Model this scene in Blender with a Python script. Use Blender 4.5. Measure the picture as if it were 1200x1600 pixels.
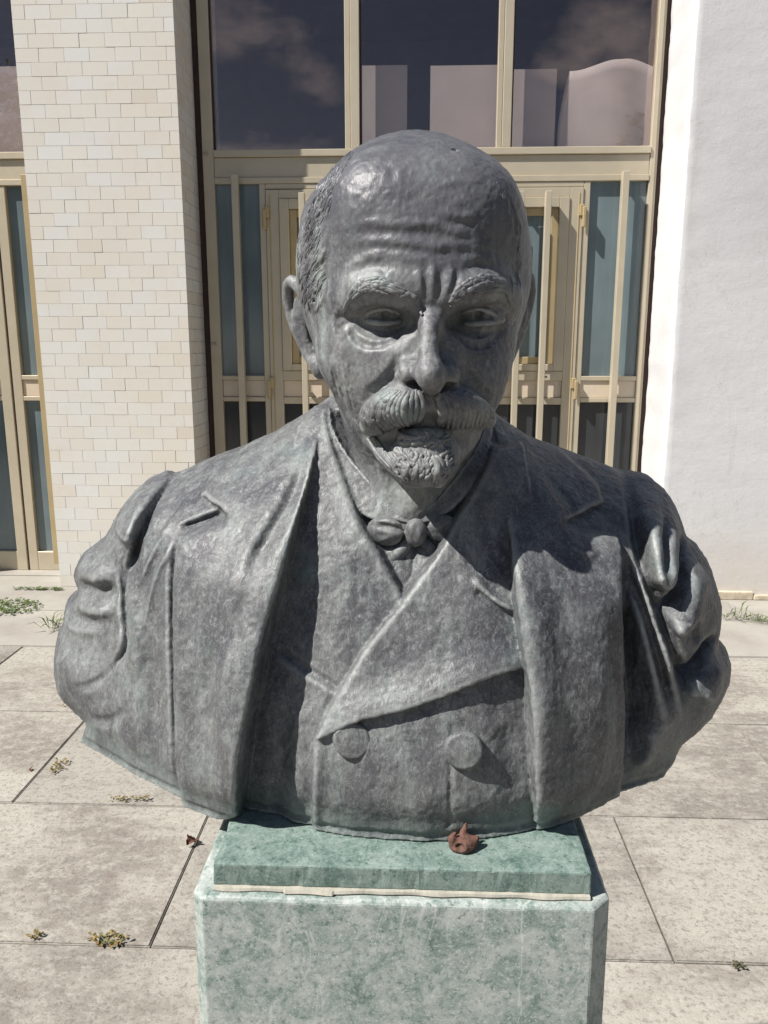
import bpy, bmesh, math, random
import numpy as np
from mathutils import Vector, Matrix

for o in list(bpy.data.objects):
    bpy.data.objects.remove(o)
scene = bpy.context.scene
COL = scene.collection
f32 = np.float32
rnd = random.Random(7)

# ------------------------------------------------------------------ camera
CAM_H = 1.55
FPX = 1250.0                      # focal length in photograph pixels (1200 x 1600)
PITCH = math.radians(11.75)       # looking down
YAW = math.radians(2.3)           # turned a little to the left of the facade's normal
fw = np.array([-math.sin(YAW) * math.cos(PITCH), math.cos(YAW) * math.cos(PITCH), -math.sin(PITCH)])
rt = np.array([math.cos(YAW), math.sin(YAW), 0.0])
up = np.array([-math.sin(YAW) * math.sin(PITCH), math.cos(YAW) * math.sin(PITCH), math.cos(PITCH)])
cd = bpy.data.cameras.new('camera')
cam = bpy.data.objects.new('camera', cd)
COL.objects.link(cam)
cam.location = (0, 0, CAM_H)
cam.rotation_euler = (math.radians(90) - PITCH, 0, YAW)
cd.sensor_fit = 'VERTICAL'
cd.sensor_height = 36.0
cd.lens = 36.0 * FPX / 1600.0
cd.clip_start = 0.05
cd.clip_end = 3000
scene.camera = cam

# ------------------------------------------------------------------ sky, sun, exposure
SUN = Vector((-1.97, -1.0, 2.52)).normalized()
el = math.asin(SUN.z)
az = math.atan2(SUN.x, SUN.y)     # clockwise from +Y
world = bpy.data.worlds.new('World')
scene.world = world
world.use_nodes = True
wn, wl = world.node_tree.nodes, world.node_tree.links
wn.clear()
wout = wn.new('ShaderNodeOutputWorld')
wbg = wn.new('ShaderNodeBackground')
wbg.inputs['Strength'].default_value = 0.05
sky = wn.new('ShaderNodeTexSky')
sky.sky_type = 'NISHITA'
sky.sun_disc = False
sky.sun_elevation = el
sky.sun_rotation = az
sky.air_density = 0.85
sky.dust_density = 0.25
wtc = wn.new('ShaderNodeTexCoord')
wmp = wn.new('ShaderNodeMapping')
wmp.inputs['Scale'].default_value = (1.0, 1.0, 1.9)
wmp.inputs['Location'].default_value = (0.35, 0.1, 0.12)
wnz = wn.new('ShaderNodeTexNoise')
wnz.inputs['Scale'].default_value = 3.6
wnz.inputs['Detail'].default_value = 9
wnz.inputs['Roughness'].default_value = 0.56
wcr = wn.new('ShaderNodeValToRGB')
wcr.color_ramp.elements[0].position = 0.55
wcr.color_ramp.elements[1].position = 0.72
wmx = wn.new('ShaderNodeMixRGB')
wmx.inputs['Color2'].default_value = (15.0, 15.0, 15.5, 1)
wl.new(wtc.outputs['Generated'], wmp.inputs['Vector'])
wl.new(wmp.outputs['Vector'], wnz.inputs['Vector'])
wl.new(wnz.outputs['Fac'], wcr.inputs['Fac'])
wl.new(wcr.outputs['Color'], wmx.inputs['Fac'])
wl.new(sky.outputs['Color'], wmx.inputs['Color1'])
wl.new(wmx.outputs['Color'], wbg.inputs['Color'])
wl.new(wbg.outputs['Background'], wout.inputs['Surface'])

sd = bpy.data.lights.new('sun', 'SUN')
sd.energy = 5.0
sd.angle = math.radians(0.55)
sd.color = (1.0, 0.955, 0.88)
sun = bpy.data.objects.new('sun', sd)
COL.objects.link(sun)
sun.location = (-4, -3, 6)
sun.rotation_euler = SUN.to_track_quat('Z', 'Y').to_euler()

vs = scene.view_settings
vs.view_transform = 'Standard'
vs.look = 'None'
vs.gamma = 1
vs.exposure = 0.65
vs.use_curve_mapping = False


def W(px, py, Y):
    """point on the plane y = Y seen at a pixel of the 1200 x 1600 photograph (used to take measurements)"""
    d = fw + (px - 600) / FPX * rt - (py - 800) / FPX * up
    t = Y / d[1]
    return np.array([d[0] * t, Y, CAM_H + d[2] * t])


def RAY(px, py):
    d = fw + (px - 600) / FPX * rt - (py - 800) / FPX * up
    return d / np.linalg.norm(d)


# ------------------------------------------------------------------ object helpers
def tag(o, label=None, cat=None, group=None, kind=None):
    if label: o['label'] = label
    if cat: o['category'] = cat
    if group: o['group'] = group
    if kind: o['kind'] = kind
    return o


def empty(name, loc=(0, 0, 0), **k):
    o = bpy.data.objects.new(name, None)
    o.empty_display_size = 0.05
    o.location = loc
    COL.objects.link(o)
    return tag(o, **k)


def link(name, me, mat, parent=None, **k):
    o = bpy.data.objects.new(name, me)
    COL.objects.link(o)
    if mat is not None and not me.materials:
        me.materials.append(mat)
    if parent is not None:
        o.parent = parent
        p = parent
        off = Vector((0, 0, 0))
        while p is not None:
            off += p.location
            p = p.parent
        o.location = -off
    return tag(o, **k)


def mesh_np(name, V, Q, smooth=True):
    me = bpy.data.meshes.new(name)
    V = np.asarray(V, f32)
    Q = np.asarray(Q, np.int32)
    me.vertices.add(len(V))
    me.vertices.foreach_set('co', V.ravel())
    n = Q.shape[1]
    me.loops.add(Q.size)
    me.loops.foreach_set('vertex_index', Q.ravel())
    me.polygons.add(len(Q))
    me.polygons.foreach_set('loop_start', np.arange(0, Q.size, n, dtype=np.int32))
    me.polygons.foreach_set('loop_total', np.full(len(Q), n, np.int32))
    me.update(calc_edges=True)
    me.validate()
    if smooth:
        me.polygons.foreach_set('use_smooth', np.ones(len(me.polygons), bool))
    return me


class MB:
    """collects boxes and prisms; build() makes ONE mesh object"""
    def __init__(s):
        s.v = []; s.f = []

    def box(s, x0, x1, y0, y1, z0, z1):
        b = len(s.v)
        s.v += [(x0, y0, z0), (x1, y0, z0), (x1, y1, z0), (x0, y1, z0), (x0, y0, z1), (x1, y0, z1), (x1, y1, z1), (x0, y1, z1)]
        s.f += [tuple(b + i for i in q) for q in ((0, 3, 2, 1), (4, 5, 6, 7), (0, 1, 5, 4), (1, 2, 6, 5), (2, 3, 7, 6), (3, 0, 4, 7))]
        return s

    def build(s, name, mat, parent=None, bevel=0.0, seg=1, **k):
        me = bpy.data.meshes.new(name)
        me.from_pydata(s.v, [], s.f)
        if bevel:
            bm = bmesh.new(); bm.from_mesh(me)
            bmesh.ops.bevel(bm, geom=list(bm.edges), offset=bevel, segments=seg, affect='EDGES', profile=0.6)
            bm.to_mesh(me); bm.free()
        me.update()
        return link(name, me, mat, parent, **k)


# ------------------------------------------------------------------ material helpers
class NT:
    def __init__(s, name):
        s.m = bpy.data.materials.new(name)
        s.m.use_nodes = True
        s.n = s.m.node_tree.nodes; s.l = s.m.node_tree.links
        s.b = s.n['Principled BSDF']
        s.tc = s.n.new('ShaderNodeTexCoord')
        s.geo = s.n.new('ShaderNodeNewGeometry')

    def lk(s, a, b): s.l.new(a, b)

    def pos(s, scale=(1, 1, 1), rot=(0, 0, 0), local=False):
        m = s.n.new('ShaderNodeMapping')
        m.inputs['Scale'].default_value = scale
        m.inputs['Rotation'].default_value = rot
        s.lk(s.tc.outputs['Object'] if local else s.geo.outputs['Position'], m.inputs['Vector'])
        return m.outputs['Vector']

    def noise(s, scale, detail=4, rough=0.55, vec=None, dist=0.0):
        t = s.n.new('ShaderNodeTexNoise')
        t.inputs['Scale'].default_value = scale
        t.inputs['Detail'].default_value = detail
        t.inputs['Roughness'].default_value = rough
        t.inputs['Distortion'].default_value = dist
        s.lk(vec if vec is not None else s.geo.outputs['Position'], t.inputs['Vector'])
        return t.outputs['Fac']

    def vor(s, scale, feature='F1', vec=None, out='Distance'):
        t = s.n.new('ShaderNodeTexVoronoi')
        t.feature = feature
        t.inputs['Scale'].default_value = scale
        s.lk(vec if vec is not None else s.geo.outputs['Position'], t.inputs['Vector'])
        return t.outputs[out]

    def ramp(s, fac, *stops):
        r = s.n.new('ShaderNodeValToRGB')
        e = r.color_ramp.elements
        while len(e) < len(stops): e.new(0.5)
        for q, (p, c) in zip(e, stops):
            q.position = p
            q.color = (c, c, c, 1) if not isinstance(c, tuple) else (*c, 1)
        s.lk(fac, r.inputs['Fac'])
        return r.outputs['Color']

    def mix(s, fac, a, b, mode='MIX'):
        m = s.n.new('ShaderNodeMixRGB')
        m.blend_type = mode
        for k, v in (('Fac', fac), ('Color1', a), ('Color2', b)):
            if isinstance(v, (int, float)):
                m.inputs[k].default_value = v if k == 'Fac' else (v, v, v, 1)
            elif isinstance(v, tuple): m.inputs[k].default_value = (*v, 1)
            else: s.lk(v, m.inputs[k])
        return m.outputs['Color']

    def math(s, op, a, b=None):
        m = s.n.new('ShaderNodeMath'); m.operation = op
        for i, v in enumerate((a, b)):
            if v is None: continue
            if isinstance(v, (int, float)): m.inputs[i].default_value = v
            else: s.lk(v, m.inputs[i])
        return m.outputs[0]

    def bump(s, h, strength, dist, prev=None):
        b = s.n.new('ShaderNodeBump')
        b.inputs['Strength'].default_value = strength
        b.inputs['Distance'].default_value = dist
        s.lk(h, b.inputs['Height'])
        if prev is not None: s.lk(prev, b.inputs['Normal'])
        return b.outputs['Normal']

    def out(s, color=None, rough=None, normal=None, metal=0.0, spec=0.5):
        for k, v in (('Base Color', color), ('Roughness', rough), ('Normal', normal), ('Metallic', metal)):
            if v is None: continue
            if isinstance(v, (int, float)): s.b.inputs[k].default_value = v
            elif isinstance(v, tuple): s.b.inputs[k].default_value = (*v, 1)
            else: s.lk(v, s.b.inputs[k])
        s.b.inputs['Specular IOR Level'].default_value = spec
        return s.m

# ------------------------------------------------------------------ materials
def m_bronze(name, dust, speck, face=False):
    """weathered bronze: dark metal under patina; dust = pale deposit, speck = tooled and pitted grain"""
    t = NT(name)
    at = t.n.new('ShaderNodeAttribute'); at.attribute_name = 'wear_shade'
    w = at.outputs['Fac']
    big = t.noise(6.5, 5, 0.60, None, 0.5)
    mid = t.noise(48, 6, 0.68, t.pos((1, 1, 0.55)))
    fine = t.noise(300, 4, 0.72)
    strk = t.noise(32, 5, 0.68, t.pos((1, 1, 0.09)))
    spk = t.noise(170, 4, 0.75, t.pos((1, 1, 0.6), (0.3, 0.2, 0.4)), 0.4)
    sq1 = t.noise(70, 2, 0.5, t.pos((1, 1, 1), (0.4, 0.2, 0.6)), 1.4)
    sq2 = t.noise(105, 2, 0.5, t.pos((1.6, 1, 0.7), (0.1, 0.7, 0.1)), 1.0)
    ridge = lambda n: t.math('SUBTRACT', 1.0, t.math('MULTIPLY', t.math('ABSOLUTE', t.math('SUBTRACT', n, 0.5)), 2.0))
    r1, r2 = ridge(sq1), ridge(sq2)
    c = t.ramp(big, (0.32, (0.060, 0.060, 0.068)), (0.46, (0.098, 0.098, 0.104)), (0.58, (0.140, 0.143, 0.143)), (0.74, (0.190, 0.197, 0.193)))
    c = t.mix(t.ramp(mid, (0.50, 0.0), (0.70, 0.55 * dust)), c, (0.26, 0.274, 0.267))
    c = t.mix(t.ramp(mid, (0.30, 0.60), (0.44, 0.0)), c, (0.056, 0.056, 0.066))
    c = t.mix(t.ramp(strk, (0.52, 0.0), (0.70, 0.75 * dust)), c, (0.235, 0.262, 0.250))
    c = t.mix(t.ramp(strk, (0.30, 0.6), (0.44, 0.0)), c, (0.060, 0.060, 0.070))
    c = t.mix(t.ramp(r1, (0.95, 0.0), (0.995, 0.30 * speck)), c, (0.34, 0.355, 0.345))
    c = t.mix(t.ramp(r2, (0.92, 0.0), (0.99, 0.40 * speck)), c, (0.050, 0.050, 0.058))
    c = t.mix(t.ramp(fine, (0.60, 0.0), (0.72, 0.45 * speck)), c, (0.34, 0.35, 0.345))
    c = t.mix(t.ramp(spk, (0.56, 0.0), (0.72, 0.48 * speck)), c, (0.34, 0.355, 0.347))
    c = t.mix(t.ramp(spk, (0.30, 0.60 * speck), (0.44, 0.0)), c, (0.050, 0.050, 0.057))
    c = t.mix(t.ramp(w, (0.56, 0.0), (0.86, 0.70)), c, (0.36, 0.375, 0.365))
    c = t.mix(t.ramp(w, (0.08, 0.30), (0.42, 0.0)), c, (0.075, 0.088, 0.084))  # occlusion shade painted into the hollows by curvature
    sep = t.n.new('ShaderNodeSeparateXYZ'); t.lk(t.geo.outputs['Position'], sep.inputs[0])
    low = t.math('SUBTRACT', t.math('SUBTRACT', sep.outputs[2], 1.05), t.math('MULTIPLY', mid, 0.05))
    c = t.mix(t.ramp(low, (-0.02, 0.30), (0.0, 0.0)), c, (0.125, 0.165, 0.148))
    teal = t.ramp(t.noise(11, 5, 0.65), (0.60, 0.0), (0.72, 0.45))
    c = t.mix(teal, c, (0.150, 0.205, 0.195))
    c = t.mix(1.0, c, (1.30, 1.31, 1.33) if face else (0.98, 0.99, 1.02), 'MULTIPLY')
    rough = t.ramp(mid, (0.3, 0.42), (0.7, 0.66))
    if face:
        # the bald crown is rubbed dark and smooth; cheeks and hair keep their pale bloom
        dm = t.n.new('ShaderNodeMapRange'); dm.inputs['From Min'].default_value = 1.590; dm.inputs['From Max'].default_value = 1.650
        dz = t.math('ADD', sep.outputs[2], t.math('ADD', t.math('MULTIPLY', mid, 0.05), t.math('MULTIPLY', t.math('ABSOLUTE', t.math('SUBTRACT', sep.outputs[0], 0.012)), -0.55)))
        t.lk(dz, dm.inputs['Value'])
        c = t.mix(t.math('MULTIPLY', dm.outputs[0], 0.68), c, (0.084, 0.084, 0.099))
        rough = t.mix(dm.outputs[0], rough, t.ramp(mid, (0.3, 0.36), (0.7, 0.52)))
    n = t.bump(mid, 0.12 if face else 0.20, 0.003)
    n = t.bump(r2, 0.28 * speck, 0.0014, n)
    n = t.bump(spk, 0.30 * speck, 0.0016, n)
    n = t.bump(fine, 0.28, 0.0008, n)
    return t.out(c, rough, n, metal=0.12, spec=0.36)


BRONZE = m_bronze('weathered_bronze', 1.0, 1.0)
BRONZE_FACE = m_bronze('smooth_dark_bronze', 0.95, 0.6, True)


def m_slab():
    t = NT('travertine_slab')
    oi = t.n.new('ShaderNodeObjectInfo')
    off = t.n.new('ShaderNodeVectorMath'); off.operation = 'MULTIPLY_ADD'
    cmb = t.n.new('ShaderNodeCombineXYZ'); t.lk(oi.outputs['Random'], cmb.inputs[0]); t.lk(oi.outputs['Random'], cmb.inputs[1])
    t.lk(cmb.outputs[0], off.inputs[0]); off.inputs[1].default_value = (40, 23, 0); t.lk(t.geo.outputs['Position'], off.inputs[2])
    p = off.outputs[0]
    mp = t.n.new('ShaderNodeMapping'); mp.inputs['Scale'].default_value = (0.85, 1.25, 1); t.lk(p, mp.inputs['Vector'])
    big = t.noise(2.2, 6, 0.6, mp.outputs[0], 0.3)
    flake = t.noise(19, 8, 0.78, mp.outputs[0], 0.2)
    fine = t.noise(60, 5, 0.7, p)
    grit = t.noise(210, 3, 0.7, p)
    c = t.mix(t.ramp(big, (0.42, 0.0), (0.58, 1.0)), (0.345, 0.325, 0.288), (0.215, 0.195, 0.172))
    c = t.mix(t.ramp(flake, (0.48, 0.0), (0.60, 0.60)), c, (0.385, 0.368, 0.33))
    c = t.mix(t.ramp(flake, (0.32, 0.6), (0.44, 0.0)), c, (0.150, 0.118, 0.103))
    c = t.mix(t.ramp(fine, (0.38, 0.55), (0.48, 0.0)), c, (0.14, 0.126, 0.112))
    c = t.mix(t.ramp(grit, (0.32, 0.7), (0.40, 0.0)), c, (0.07, 0.062, 0.055))
    c = t.mix(t.ramp(grit, (0.62, 0.0), (0.72, 0.5)), c, (0.40, 0.385, 0.355))
    hsv = t.n.new('ShaderNodeHueSaturation'); t.lk(c, hsv.inputs['Color'])
    mr = t.n.new('ShaderNodeMapRange'); mr.inputs['To Min'].default_value = 0.80; mr.inputs['To Max'].default_value = 1.14
    t.lk(oi.outputs['Random'], mr.inputs['Value']); t.lk(mr.outputs[0], hsv.inputs['Value'])
    pit = t.ramp(t.vor(34, vec=mp.outputs[0]), (0.05, 0.0), (0.22, 1.0))
    n = t.bump(flake, 0.6, 0.006)
    n = t.bump(pit, 0.35, 0.004, n)
    n = t.bump(fine, 0.6, 0.003, n)
    n = t.bump(grit, 0.4, 0.0012, n)
    return t.out(hsv.outputs[0], 0.85, n, spec=0.25)


def m_palestone():
    t = NT('pale_stone')
    a = t.noise(3, 6, 0.6); b = t.noise(40, 5, 0.7)
    c = t.mix(t.ramp(a, (0.35, 0.0), (0.65, 1.0)), (0.37, 0.355, 0.32), (0.29, 0.27, 0.245))
    c = t.mix(t.ramp(b, (0.35, 0.5), (0.45, 0.0)), c, (0.34, 0.31, 0.27))
    return t.out(c, 0.85, t.bump(b, 0.5, 0.003), spec=0.25)


def m_soil():
    t = NT('soil_and_mortar')
    a = t.noise(5, 6, 0.7); b = t.noise(70, 4, 0.7)
    c = t.mix(a, (0.15, 0.13, 0.105), (0.27, 0.24, 0.205))
    return t.out(t.mix(t.ramp(b, (0.4, 0.5), (0.6, 0.0)), c, (0.07, 0.06, 0.05)), 0.95, t.bump(b, 0.6, 0.004), spec=0.1)


def m_tile():
    t = NT('glazed_wall_tile')
    oi = t.n.new('ShaderNodeObjectInfo')
    r = t.math('FRACT', t.math('ADD', oi.outputs['Random'], t.geo.outputs['Random Per Island']))
    c = t.ramp(r, (0.0, (0.665, 0.665, 0.65)), (0.3, (0.665, 0.65, 0.62)), (0.6, (0.66, 0.635, 0.585)), (0.88, (0.655, 0.625, 0.57)), (0.97, (0.65, 0.61, 0.545)), (1.0, (0.62, 0.57, 0.50)))
    cloud = t.noise(16, 4, 0.6)
    c = t.mix(t.ramp(cloud, (0.55, 0.0), (0.72, 0.22)), c, (0.62, 0.53, 0.44))
    hi = t.n.new('ShaderNodeSeparateXYZ'); t.lk(t.geo.outputs['Position'], hi.inputs[0])
    c = t.mix(t.ramp(t.math('MULTIPLY', t.noise(2.2, 4, 0.6), 1.0), (0.42, 0.0), (0.66, 0.40)), c, (0.64, 0.57, 0.48))
    fine = t.noise(300, 3, 0.6)
    return t.out(c, 0.42, t.bump(t.noise(30, 2, 0.5), 0.10, 0.001, t.bump(fine, 0.08, 0.0006)), spec=0.4)


def m_simple(name, col, rough=0.6, nscale=30, amt=0.12, bump=0.0, metal=0.0, spec=0.4, col2=None):
    t = NT(name)
    a = t.noise(nscale, 5, 0.6)
    c2 = col2 or tuple(v * (1 - 2.2 * amt) for v in col)
    c = t.mix(t.ramp(a, (0.35, 0.0), (0.7, 1.0)), col, c2)
    n = t.bump(a, bump, 0.003) if bump else None
    return t.out(c, rough, n, metal, spec)


def m_plaster():
    t = NT('white_plaster')
    a = t.noise(1.6, 5, 0.6); b = t.noise(14, 6, 0.65); f = t.noise(120, 4, 0.7)
    sx = t.noise(6, 4, 0.6, t.pos((0.6, 0.6, 1.5), (0, 0.5, 0)))
    c = t.mix(t.ramp(a, (0.35, 0.0), (0.7, 1.0)), (0.62, 0.62, 0.635), (0.55, 0.55, 0.565))
    c = t.mix(t.ramp(b, (0.54, 0.0), (0.75, 0.35)), c, (0.49, 0.49, 0.50))
    sep = t.n.new('ShaderNodeSeparateXYZ'); t.lk(t.geo.outputs['Position'], sep.inputs[0])
    low = t.math('ADD', sep.outputs[2], t.math('MULTIPLY', b, 0.7))
    c = t.mix(t.ramp(low, (0.30, 0.75), (0.95, 0.0)), c, (0.57, 0.51, 0.44))
    run = t.noise(7, 5, 0.6, t.pos((1.3, 1.3, 0.10)))
    c = t.mix(t.ramp(run, (0.56, 0.0), (0.74, 0.38)), c, (0.50, 0.485, 0.46))
    crk = t.math('ABSOLUTE', t.math('SUBTRACT', t.noise(1.7, 6, 0.6, t.pos((1, 1, 0.8)), 0.6), 0.5))
    c = t.mix(t.ramp(crk, (0.0, 0.35), (0.0022, 0.0)), c, (0.40, 0.39, 0.37))
    n = t.bump(sx, 0.16, 0.012)
    n = t.bump(b, 0.35, 0.006, n)
    n = t.bump(f, 0.3, 0.0015, n)
    return t.out(c, 0.9, n, spec=0.2)


def m_glass():
    m = bpy.data.materials.new('clear_glass'); m.use_nodes = True
    n, l = m.node_tree.nodes, m.node_tree.links; n.clear()
    o = n.new('ShaderNodeOutputMaterial'); mx = n.new('ShaderNodeMixShader')
    tr = n.new('ShaderNodeBsdfTransparent'); tr.inputs[0].default_value = (0.93, 0.91, 0.92, 1)
    gl = n.new('ShaderNodeBsdfGlossy'); gl.inputs['Roughness'].default_value = 0.012; gl.inputs[0].default_value = (1.0, 0.82, 0.74, 1)
    geo = n.new('ShaderNodeNewGeometry')

    def mt(op, a, b):
        q = n.new('ShaderNodeMath'); q.operation = op
        for k, v in enumerate((a, b)):
            if isinstance(v, float): q.inputs[k].default_value = v
            else: l.new(v, q.inputs[k])
        return q.outputs[0]
    dt = n.new('ShaderNodeVectorMath'); dt.operation = 'DOT_PRODUCT'
    l.new(geo.outputs['Incoming'], dt.inputs[0]); l.new(geo.outputs['True Normal'], dt.inputs[1])
    c = mt('ABSOLUTE', dt.outputs['Value'], 0.0)
    f = mt('ADD', mt('MULTIPLY', mt('POWER', mt('SUBTRACT', 1.0, c), 5.0), 0.91), 0.085)   # Schlick
    nz = n.new('ShaderNodeTexNoise'); nz.inputs['Scale'].default_value = 1.1
    bp = n.new('ShaderNodeBump'); bp.inputs['Strength'].default_value = 0.03; bp.inputs['Distance'].default_value = 0.02
    l.new(geo.outputs['Position'], nz.inputs['Vector']); l.new(nz.outputs['Fac'], bp.inputs['Height']); l.new(bp.outputs[0], gl.inputs['Normal'])
    l.new(f, mx.inputs[0]); l.new(tr.outputs[0], mx.inputs[1]); l.new(gl.outputs[0], mx.inputs[2]); l.new(mx.outputs[0], o.inputs[0])
    return m


def m_frost(name, col):
    t = NT(name)
    a = t.noise(2.2, 3, 0.5); s = t.noise(5, 3, 0.6, t.pos((6, 1, 0.25)))
    c = t.mix(t.ramp(a, (0.3, 0.0), (0.7, 1.0)), col, tuple(v * 0.72 for v in col))
    c = t.mix(t.ramp(s, (0.5, 0.0), (0.8, 0.3)), c, tuple(min(1, v * 1.5) for v in col))
    return t.out(c, 0.10, None, spec=0.55)


def m_marble(name, dark):
    t = NT(name)
    p = t.pos((1, 1, 1), (0.5, 0.35, 0.6))
    a = t.noise(24, 8, 0.76, p, 0.5); b = t.noise(120, 6, 0.78); f = t.noise(330, 3, 0.7)
    c = t.ramp(a, (0.27, (0.055, 0.105, 0.092)), (0.41, (0.185, 0.240, 0.222)), (0.52, (0.315, 0.355, 0.340)), (0.70, (0.44, 0.468, 0.456)))
    c = t.mix(t.ramp(b, (0.36, 0.85), (0.46, 0.0)), c, (0.085, 0.155, 0.135))
    c = t.mix(t.ramp(b, (0.54, 0.0), (0.68, 0.55)), c, (0.52, 0.56, 0.54))
    wv = t.noise(5, 4, 0.55, t.pos((2.2, 2.2, 0.7), (0.2, 0.5, 0.3)), 0.5)
    vein = t.ramp(t.math('ABSOLUTE', t.math('SUBTRACT', wv, 0.5)), (0.0, 0.38), (0.009, 0.0))
    msk = t.ramp(t.noise(5.5, 4, 0.6), (0.44, 0.0), (0.58, 1.0))
    c = t.mix(t.math('MULTIPLY', vein, msk), c, (0.66, 0.68, 0.66))
    c = t.mix(t.ramp(f, (0.30, 0.6), (0.38, 0.0)), c, (0.03, 0.06, 0.05))
    c = t.mix(t.ramp(f, (0.57, 0.0), (0.66, 0.6)), c, (0.55, 0.58, 0.56))
    if dark: c = t.mix(1.0, c, (0.56, 0.66, 0.63), 'MULTIPLY')
    n = t.bump(b, 0.25, 0.002); n = t.bump(f, 0.25, 0.0008, n)
    return t.out(c, t.ramp(b, (0.35, 0.30), (0.6, 0.60)), n, spec=0.45)


SLAB, PALE, SOIL, TILE = m_slab(), m_palestone(), m_soil(), m_tile()
PLASTER, GLASS, MARBLE, MARBLE2 = m_plaster(), m_glass(), m_marble('weathered_green_marble', False), m_marble('dark_green_marble', True)
GROUT = m_simple('tile_grout', (0.52, 0.49, 0.44), 0.9, 60, 0.15, 0.3)
ALU = m_simple('champagne_aluminium', (0.52, 0.460, 0.352), 0.42, 5, 0.05, metal=0.25)
ALU2 = m_simple('gold_anodised_aluminium', (0.46, 0.365, 0.21), 0.40, 5, 0.06, metal=0.3)
PANEL = m_simple('cream_panel', (0.60, 0.51, 0.40), 0.5, 7, 0.04)
SEAL = m_simple('brown_seal', (0.055, 0.030, 0.024), 0.7, 40, 0.15, 0.3)
FROST = m_frost('frosted_glass', (0.150, 0.195, 0.215))
DARKGL = m_frost('dark_glass', (0.045, 0.05, 0.056))
ROOM = m_simple('room_plaster', (0.25, 0.21, 0.222), 0.9, 3, 0.1)
BOARD = m_simple('pinkish_board', (0.53, 0.49, 0.455), 0.8, 3, 0.06, 0.2)
MORTAR = m_simple('cream_mortar', (0.42, 0.40, 0.345), 0.9, 50, 0.15, 0.6)

# ------------------------------------------------------------------ ground
MB().box(-60, 60, -60, 60, -0.5, -0.016).build('ground', SOIL, kind='structure')
PAV = empty('pavement', (0, 0, 0)); PAV['kind'] = 'structure'
ROWS = [-2.26, -1.58, -0.90, -0.22, 0.46, 1.13, 1.805, 2.455, 3.15, 3.90]


def slab_mesh(w, d, sd):
    bm = bmesh.new()
    bmesh.ops.create_cube(bm, size=1)
    bmesh.ops.scale(bm, vec=(w, d, 0.04), verts=bm.verts)
    bmesh.ops.translate(bm, vec=(0, 0, -0.02), verts=bm.verts)
    top = [e for e in bm.edges if all(v.co.z > -0.001 for v in e.verts)]
    bmesh.ops.bevel(bm, geom=top, offset=0.0035, segments=2, affect='EDGES')
    me = bpy.data.meshes.new('slab'); bm.to_mesh(me); bm.free()
    return me


SL = 1.366; J = 0.004
for r in range(len(ROWS) - 1):
    y0, y1 = ROWS[r], ROWS[r + 1]
    me = slab_mesh(SL - J, y1 - y0 - J, r)
    x0 = -0.69 if r % 2 == 0 else -1.388
    for k in range(-3, 4):
        xa = x0 + k * SL
        o = link('slab', me, SLAB, PAV)
        o.location = (xa + SL / 2, (y0 + y1) / 2, rnd.uniform(-.0015, .0015))
        o.rotation_euler = (rnd.uniform(-.0012, .0012), rnd.uniform(-.0008, .0008), rnd.uniform(-.0012, .0012))
# paler strip along the building
STR = empty('pale_paving_strip', (0, 0, 0)); STR['kind'] = 'structure'
for y0, y1, xs in ((3.90, 4.47, (-5, -3.4, -1.75, -.3, 1.1, 2.5, 4.6)), (4.47, 5.60, (-5, -3.0, -1.2, .2, 1.75, 3.4, 4.6))):
    for xa, xb in zip(xs[:-1], xs[1:]):
        o = link('slab', slab_mesh(xb - xa - .005, y1 - y0 - .005, 0), PALE, STR)
        o.location = ((xa + xb) / 2, (y0 + y1) / 2, 0.004 + rnd.uniform(-.001, .001))

# ------------------------------------------------------------------ tiled pillar
PX0, PX1, PY, YD = -2.322, -1.390, 4.95, 5.30
KD = 5.30 / 5.42
sx_ = lambda v: v * KD
sz_ = lambda v: v if v < .2 else CAM_H + (v - CAM_H) * KD
PIL = empty('tiled_pillar', ((PX0 + PX1) / 2, PY + .3, 0), label='cream tiled pillar between the two glazed entrances', cat='pillar')
MB().box(PX0 + .009, PX1 - .009, PY + .009, 6.0, 0, 5.0).build('core', GROUT, PIL)
TW, TZ = 0.1485, 0.0748
cache = {}


def tile_mesh(w, side=False):
    key = (round(w, 3), side)
    if key not in cache:
        b = MB()
        h = TZ - .0015
        e = .0008
        w2 = w / 2; h2 = h / 2
        b.v = [(-w2 + e, 0, -h2 + e), (w2 - e, 0, -h2 + e), (w2 - e, 0, h2 - e), (-w2 + e, 0, h2 - e), (-w2, e, -h2), (w2, e, -h2), (w2, e, h2), (-w2, e, h2), (-w2, .0115, -h2), (w2, .0115, -h2), (w2, .0115, h2), (-w2, .0115, h2)]
        b.f = [(0, 1, 2, 3), (4, 5, 1, 0), (5, 6, 2, 1), (6, 7, 3, 2), (7, 4, 0, 3), (8, 9, 5, 4), (9, 10, 6, 5), (10, 11, 7, 6), (11, 8, 4, 7)]
        me = bpy.data.meshes.new('tile'); me.from_pydata(b.v, [], b.f); me.update()
        cache[key] = me
    return cache[key]


nt = 0
far = MB()


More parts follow.
